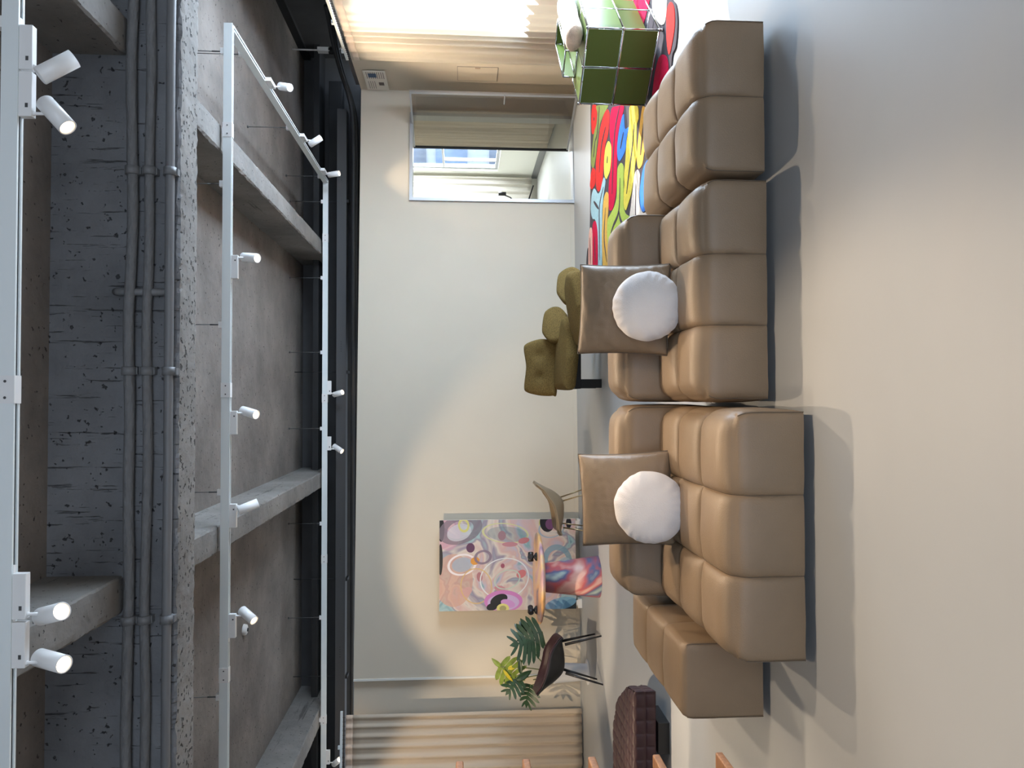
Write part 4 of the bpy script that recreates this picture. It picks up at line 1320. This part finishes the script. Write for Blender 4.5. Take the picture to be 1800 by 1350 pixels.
# burgundy chair: front towards +x (to the table)
shell_chair((-3.02, 8.63, 0), math.radians(12), 'quilted burgundy armchair with black legs in front of the potted plant',
            [(0.24, 0.43), (0.20, 0.445), (0.05, 0.42), (-0.12, 0.43), (-0.22, 0.52), (-0.30, 0.65), (-0.37, 0.755)],
            [0.50, 0.54, 0.58, 0.60, 0.60, 0.55, 0.42], [0.02, 0.06, 0.17, 0.20, 0.15, 0.06, 0.0],
            (M['soft_black'], M['burgundy'], M['black']),
            [((0.17, -0.17, 0.42), (0.26, -0.22, 0), 0.017, 0.009), ((0.17, 0.17, 0.42), (0.24, 0.22, 0), 0.017, 0.009),
             ((-0.14, -0.16, 0.42), (-0.27, -0.20, 0), 0.017, 0.009), ((-0.14, 0.16, 0.42), (-0.27, 0.20, 0), 0.017, 0.009)],
            name='quilted_chair', quilt=True)

# ------------------------------------------------------------------ olive lounge chairs
def slab(name, parent, pts, th, mtx, matk='olive_wool', dimples=(), bev=0.02):
    """rounded cushion slab: outline in local xy, thickness along z, crowned"""
    sharp = []
    for i, p in enumerate(pts):
        for nb in (pts[i - 1], pts[(i + 1) % len(pts)]):
            l = math.hypot(nb[0] - p[0], nb[1] - p[1]); k_ = min(0.35, 0.045 / l)
            sharp.append((p[0] + (nb[0] - p[0]) * k_, p[1] + (nb[1] - p[1]) * k_))
    c = catmull(sharp, 4)
    cx = sum(p[0] for p in c) / len(c); cy = sum(p[1] for p in c) / len(c)
    N, RN = len(c), 12
    g = MB()
    def P(i, j, sgn):
        rr = j / (RN - 1)
        x = cx + (c[i][0] - cx) * rr
        y = cy + (c[i][1] - cy) * rr
        z = th / 2 * (0.62 + 0.38 * (1 - rr ** 2) if rr < 0.97 else 0.55)
        if rr >= 0.999:
            z = th / 2 * 0.35
        for (dx, dy, dr, dz) in dimples:
            z -= dz * math.exp(-((x - dx) ** 2 + (y - dy) ** 2) / dr ** 2) * (1 if sgn > 0 else 0)
        return mtx @ Vector((x, y, sgn * z))
    g.grid(lambda i, j: P(i, j, 1), N, RN, closed_u=True)
    g.grid(lambda i, j: P(i, j, -1), N, RN, closed_u=True)
    # rim
    g.grid(lambda i, j: P(i, RN - 1, 1 - 2 * j), N, 2, closed_u=True)
    return g.build(name, M[matk], parent, merge=0.0008)

def TR(loc, rx=0, ry=0, rz=0):
    return Matrix.Translation(loc) @ Matrix.Rotation(rz, 4, 'Z') @ Matrix.Rotation(ry, 4, 'Y') @ Matrix.Rotation(rx, 4, 'X')

LC = empty('lounge_chair', (0.42, 8.6, 0), 'olive wool lounge chair with tall tufted back, nearer the painting', 'chair')
# tall dimpled back leaning away, rising on the left
slab('backrest', LC, [(-0.34, -0.20), (0.30, -0.20), (0.34, 0.0), (0.26, 0.21), (0.0, 0.17), (-0.30, 0.20), (-0.35, 0.0)], 0.12,
     TR((-0.03, 0.22, 0.66), rx=math.radians(72), ry=math.radians(0), rz=math.radians(-6)),
     dimples=((-0.12, 0.0, 0.06, 0.03), (0.14, 0.0, 0.06, 0.03)))
slab('seat', LC, [(-0.36, -0.30), (0.0, -0.36), (0.34, -0.26), (0.50, 0.0), (0.40, 0.28), (-0.1, 0.30), (-0.36, 0.20)], 0.20, TR((0.05, -0.08, 0.40), rx=math.radians(6), ry=math.radians(4)))
slab('wing', LC, [(-0.22, -0.10), (0.10, -0.16), (0.24, -0.04), (0.20, 0.12), (-0.08, 0.17), (-0.24, 0.06)], 0.14, TR((0.46, 0.06, 0.50), rx=math.radians(62), rz=math.radians(22)))
g = MB(); g.box(-0.30, 0.30, -0.22, 0.22, 0.24, 0.31, bev=0.01); g.build('base_plate', M['soft_black'], LC)
for (x, y) in ((-0.24, -0.18), (0.24, -0.18), (-0.24, 0.18), (0.24, 0.18)):
    g = MB(); g.box(x - 0.05, x + 0.05, y - 0.03, y + 0.03, 0.0, 0.24, bev=0.006); g.build('leg', M['soft_black'], LC)

LD = empty('lounge_chair', (1.105, 7.92, 0.048), 'olive wool lounge chair with low rounded back, nearer the colourful rug', 'chair')
slab('backrest', LD, [(-0.22, -0.12), (0.10, -0.18), (0.25, -0.05), (0.20, 0.12), (-0.06, 0.16), (-0.24, 0.06)], 0.14, TR((0.14, 0.16, 0.36), rx=math.radians(62), rz=math.radians(26)))
slab('seat', LD, [(-0.45, -0.20), (0.0, -0.28), (0.36, -0.20), (0.40, 0.02), (0.24, 0.24), (-0.2, 0.26), (-0.42, 0.12)], 0.22, TR((-0.12, -0.06, 0.30), rx=math.radians(5), ry=math.radians(-10)))
g = MB(); g.box(-0.30, 0.26, -0.18, 0.18, 0.14, 0.20, bev=0.01); g.build('base_plate', M['soft_black'], LD)
for (x, y) in ((-0.26, -0.14), (0.22, -0.14), (-0.26, 0.14), (0.22, 0.14)):
    g = MB(); g.box(x - 0.045, x + 0.045, y - 0.03, y + 0.03, -0.048 if x < 0 else -0.035, 0.14, bev=0.006); g.build('leg', M['soft_black'], LD)

# ------------------------------------------------------------------ potted monstera
PL = empty('potted_plant', (-3.47, 9.40, 0), 'monstera in a white pot behind the burgundy chair', 'potted plant')
g = MB(); g.lathe([(0, 0), (0.095, 0), (0.10, 0.01), (0.125, 0.42), (0.13, 0.43), (0.13, 0.45), (0.118, 0.45), (0.112, 0.40), (0, 0.40)], 40); g.build('pot', M['pot'], PL)
g = MB(); g.lathe([(0, 0.415), (0.08, 0.41), (0.112, 0.40)], 24); g.build('soil', M['soil'], PL)
g = MB(); g.lathe([(0, 0.0), (0.15, 0.0), (0.155, 0.012), (0.10, 0.012)], 32); g.build('saucer', M['pot'], PL)

def split_leaf(parent, base, tip_dir, normal, size, matk, nlobes=6, name='leaf', width=0.9, droop=0.25):
    """monstera blade: curved fingers either side of a midrib"""
    t = Vector(tip_dir).normalized()
    n_ = Vector(normal); n_ = (n_ - t * n_.dot(t)).normalized()
    s_ = t.cross(n_)
    g = MB()
    base = Vector(base)
    def pt(u, v, h=0.0):
        # u along the midrib 0..1, v sideways -1..1 (size units)
        z = -droop * (v * v) * size - droop * 0.6 * u * u * size + h
        return base + t * (u * size) + s_ * (v * size) + n_ * z
    for sg in (-1, 1):
        for k in range(nlobes):
            u0 = -0.06 + 0.92 * k / nlobes
            u1 = u0 + 0.92 / nlobes * 0.92
            wk = width * 0.62 * math.sin(PI * (0.22 + 0.72 * (k + 0.5) / nlobes)) ** 0.8
            sweep = 0.10 + 0.26 * (k / nlobes)
            prev = None
            ST = 7
            for q in range(ST + 1):
                f = q / ST
                sw = sweep * f ** 1.3
                taper = 1.0 if f < 0.75 else (1 - ((f - 0.75) / 0.25) ** 2 * 0.85)
                gap = 0.06 + 0.20 * f
                mid = (u0 + u1) / 2 + sw
                hw = (u1 - u0) / 2 * taper * (1 - gap * 0.6) * (1.22 if f > 0.3 else 1.05)
                a = g.bm.verts.new(pt(mid - hw, sg * wk * f))
                b2 = g.bm.verts.new(pt(mid + hw, sg * wk * f))
                if prev:
                    fc = g.bm.faces.new((prev[0], prev[1], b2, a))
                prev = (a, b2)
    # tip
    a = [g.bm.verts.new(pt(*p)) for p in ((0.84, 0.0), (0.90, 0.10), (1.08, 0.0), (0.90, -0.10))]
    g.bm.faces.new(a)
    g.bm.verts.ensure_lookup_table()
    # midrib strip
    pr_ = None
    for q in range(9):
        u = -0.05 + 0.95 * q / 8
        a1, a2 = g.bm.verts.new(pt(u, -0.03, 0.001)), g.bm.verts.new(pt(u, 0.03, 0.001))
        if pr_: g.bm.faces.new((pr_[0], pr_[1], a2, a1))
        pr_ = (a1, a2)
    o = g.build(name, M[matk], parent, recalc=False, smooth=False)
    mo = o.modifiers.new('thick', 'SOLIDIFY'); mo.thickness = 0.002; mo.offset = 0
    return o

def plain_leaf(parent, base, tip_dir, normal, size, w, matk, name='leaf', droop=0.3):
    t = Vector(tip_dir).normalized(); n_ = Vector(normal); n_ = (n_ - t * n_.dot(t)).normalized(); s_ = t.cross(n_)
    g = MB(); base = Vector(base)
    def P(i, j):
        u = i / 12; v = -1 + j / 3
        ww = w * math.sin(PI * min(1, 0.06 + u * 0.94)) ** 0.75 * (1 - 0.25 * u)
        return base + t * (u * size) + s_ * (v * ww) + n_ * (-droop * size * u * u + 0.25 * abs(v) * ww)
    g.grid(P, 13, 7)
    o = g.build(name, M[matk], parent, recalc=False)
    mo = o.modifiers.new('thick', 'SOLIDIFY'); mo.thickness = 0.002; mo.offset = 0
    return o

def stem(parent, pts, r=0.007):
    g = MB(); g.tube(catmull(pts, 5, False), r, 8); return g.build('stem', M['stem'], parent)
stem(PL, [(0.03, 0, 0.41), (0.22, -0.04, 0.52), (0.40, -0.10, 0.56), (0.56, -0.12, 0.60)])
split_leaf(PL, (0.56, -0.12, 0.62), (-0.35, 0.0, 0.95), (0.2, -1, 0.25), 0.30, 'leaf_dark', 5, width=1.3, droop=0.15)
stem(PL, [(0.02, 0.02, 0.41), (0.14, -0.02, 0.58), (0.30, -0.08, 0.70), (0.42, -0.10, 0.76)])
split_leaf(PL, (0.46, -0.12, 0.66), (-0.12, -0.15, 1.0), (0.55, -1, 0.2), 0.33, 'leaf_dark', 6, width=1.35, droop=0.12)
stem(PL, [(0.0, 0, 0.41), (0.06, 0, 0.70), (0.09, -0.02, 0.95), (0.10, -0.02, 1.12)])
split_leaf(PL, (0.10, -0.02, 1.12), (-0.5, -0.1, -0.85), (0.1, -1, 0.3), 0.34, 'leaf_light', 5, width=1.0, droop=0.2)
plain_leaf(PL, (0.10, -0.02, 1.10), (0.55, -0.05, 0.75), (0.0, -1, 0.2), 0.16, 0.035, 'leaf_light')
plain_leaf(PL, (0.07, -0.04, 1.08), (-0.75, -0.2, -0.55), (0.2, -1, 0.3), 0.20, 0.022, 'leaf_yellow', name='yellowing_leaf')
plain_leaf(PL, (0.08, -0.03, 1.02), (0.2, -0.1, -0.9), (0.2, -1, 0.3), 0.11, 0.03, 'leaf_yellow', name='yellowing_leaf')
stem(PL, [(-0.02, 0, 0.41), (-0.02, -0.02, 0.65), (-0.05, -0.03, 0.86)])
split_leaf(PL, (-0.05, -0.03, 0.88), (-0.45, -0.3, 0.55), (0.3, -1, 0.5), 0.24, 'leaf_dark', 5, width=1.1, droop=0.3)
stem(PL, [(-0.03, 0, 0.41), (-0.10, -0.02, 0.58), (-0.14, -0.03, 0.74)])
split_leaf(PL, (-0.14, -0.03, 0.74), (-0.6, -0.2, 0.25), (0.2, -0.8, 0.8), 0.25, 'leaf_dark', 5, width=1.1, droop=0.4)
stem(PL, [(0.0, 0, 0.41), (-0.06, 0.0, 0.60), (-0.08, 0.0, 0.70)])
plain_leaf(PL, (-0.06, -0.05, 0.92), (0.35, -0.1, -0.6), (0.1, -1, 0.2), 0.22, 0.05, 'leaf_dark')
plain_leaf(PL, (0.02, -0.05, 0.86), (0.85, -0.1, 0.1), (0.1, -1, 0.2), 0.18, 0.035, 'leaf_dark')
stem(PL, [(0.01, -0.03, 0.41), (0.03, -0.06, 0.52), (0.03, -0.07, 0.56)], 0.009)

# ------------------------------------------------------------------ burgundy daybed
DB = empty('daybed', (-2.26, 5.68, 0), 'low burgundy leather daybed with square quilting on a black base, behind the armrest block', 'daybed')
g = MB()
def daybed(mb):
    L_, D2, h0, h1 = 2.6, 0.80, 0.105, 0.285
    outline = [(0.0, 0.0), (-L_, 0.03), (-L_, D2), (-0.62, D2), (-0.30, 0.62), (-0.06, 0.26)]
    nx_ = int(L_ / 0.1) * 8
    def edge_r(y):     # slanting right end
        if y < 0.26: return -0.06 * y / 0.26
        if y < 0.62: return -0.06 - 0.24 * (y - 0.26) / 0.36
        return -0.30 - 0.32 * (y - 0.62) / 0.18
    def q(v, cell=0.1):
        dd = abs((v / cell + 0.5) % 1.0 - 0.5) * cell
        return 0.55 * max(0.0, abs(math.sin(PI * v / cell))) ** 0.5 + 0.45 * (1 - math.exp(-dd / 0.006))
    NX, NY, NZ = 26 * 14 + 1, 8 * 14 + 1, 33
    def top(i, j):
        y = D2 * j / (NY - 1)
        x = edge_r(y) - L_ * i / (NX - 1) * (1 + edge_r(y) / L_)
        e = min(1, (NX - 1 - i) / 3, i / 3 + 0.0, j / 2, (NY - 1 - j) / 2)
        return (x, y, h1 - 0.012 + 0.012 * q(x + 0.02) * q(y) - 0.008 * (1 - e))
    def front(i, j):
        x = -L_ * i / (NX - 1)
        z = h0 + (h1 - 0.020 - h0) * j / (NZ - 1)
        return (x, -0.012 * q(x + 0.02) * q(z - h0, 0.08), z)
    def right(i, j):
        y = D2 * i / (NY - 1)
        z = h0 + (h1 - 0.020 - h0) * j / (NZ - 1)
        return (edge_r(y) + 0.010 * q(y) * q(z - h0, 0.08), y, z)
    mb.grid(top, NX, NY); mb.grid(front, NX, NZ); mb.grid(right, NY, NZ)
    mb.grid(lambda i, j: (edge_r(D2 * j / (NY - 1)) - (L_ + edge_r(D2 * j / (NY - 1))) * i, D2 * j / (NY - 1), h0), 2, NY)
    mb.grid(lambda i, j: (-0.62 - (L_ - 0.62) * i, D2, h0 + (h1 - 0.02 - h0) * j), 2, 2)
daybed(g)
g.build('mattress', M['burgundy'], DB, merge=0.002)
g = MB(); g.box(-2.3, -0.14, 0.06, 0.5, 0.09, 0.104); g.build('base_plate', M['black'], DB)
for xx in (-0.36, -2.0):
    g = MB(); g.box(xx - 0.12, xx + 0.12, -0.01, 0.32, 0.0, 0.09, bev=0.004); g.build('leg', M['black'], DB)

# ------------------------------------------------------------------ oak rack at the photo edge
RK = empty('oak_rack', (-1.312, 2.5, 0), 'oak rack of rounded boards cut off by the photo edge near the burgundy daybed', 'rack')
for z in (1.372, 1.135, 0.900, 0.668, 1.608):
    g = MB(); g.box(-0.62, 0.03, -0.02, 0.16, z - 0.014, z + 0.014, bev=0.010); g.build('board', M['oak'], RK)
for xx in (-0.60, -0.22):
    g = MB(); g.box(xx - 0.018, xx + 0.018, 0.12, 0.156, 0.0, 1.72, bev=0.004); g.build('post', M['black'], RK)

# ------------------------------------------------------------------ wall panels
ap = empty('access_panel', (4.41, 9.94, 1.39), 'flush access panel with a small latch in the side wall by the curtain', 'access panel')
g = MB(); g.box(-0.004, -0.0005, -0.21, 0.21, -0.27, 0.27); g.build('panel', M['wall'], ap)
g = MB()
for (y0, y1, z0, z1) in ((-0.213, -0.207, -0.27, 0.27), (0.207, 0.213, -0.27, 0.27), (-0.21, 0.21, -0.273, -0.267), (-0.21, 0.21, 0.267, 0.273)):
    g.box(-0.005, -0.0006, y0, y1, z0, z1)
g.build('joint', M['seam_line'], ap)
g = MB(); g.box(-0.008, -0.004, -0.20, -0.16, -0.035, 0.035); g.build('latch', mat('latch', (0.40, 0.30, 0.22), rough=0.5), ap)

pn = empty('newspaper_sheet', (4.395, 10.2, 2.78), 'printed newspaper sheet taped to the top of the side wall in the corner', 'paper')
pn.rotation_euler = (math.radians(0), 0, 0)
g = MB(); g.box(-0.004, 0.0, -0.30, 0.30, -0.15, 0.15); g.build('sheet', M['paper'], pn)
g = MB()
for k in range(9):
    g.box(-0.0055, -0.0042, -0.26, -0.06, -0.12 + k * 0.028, -0.112 + k * 0.028)
    if k > 4: g.box(-0.0055, -0.0042, 0.02, 0.26, -0.12 + k * 0.028, -0.114 + k * 0.028)
g.box(-0.0055, -0.0042, 0.05, 0.15, -0.10, -0.03)
g.build('print', M['ink'], pn)
g = MB(); g.box(-0.006, -0.0043, -0.22, -0.10, -0.02, 0.09); g.build('picture', M['ink_blue'], pn)

# ------------------------------------------------------------------ black stand in the far room
SD = empty('display_stand', (3.80, 13.6, 0.006), 'black tilted stand with a small black lamp beyond the door opening', 'stand')
g = MB(); g.box(-0.6, 0.10, -0.2, 0.2, -0.012, 0.012, mtx=TR((0.02, 0, 0.32), ry=math.radians(18))); g.build('board', M['black'], SD)
g = MB(); g.box(-0.55, -0.30, -0.15, 0.15, 0.0, 0.30, bev=0.01); g.build('white_base', M['white_block'], SD)
g = MB(); g.tube([(-0.30, 0, 0.45), (-0.06, 0, 0.70), (0.0, 0, 0.85)], 0.012, 8); g.tube([(0.0, -0.02, 0.78), (0.0, -0.02, 0.92)], 0.035, 14); g.build('lamp', M['black'], SD)
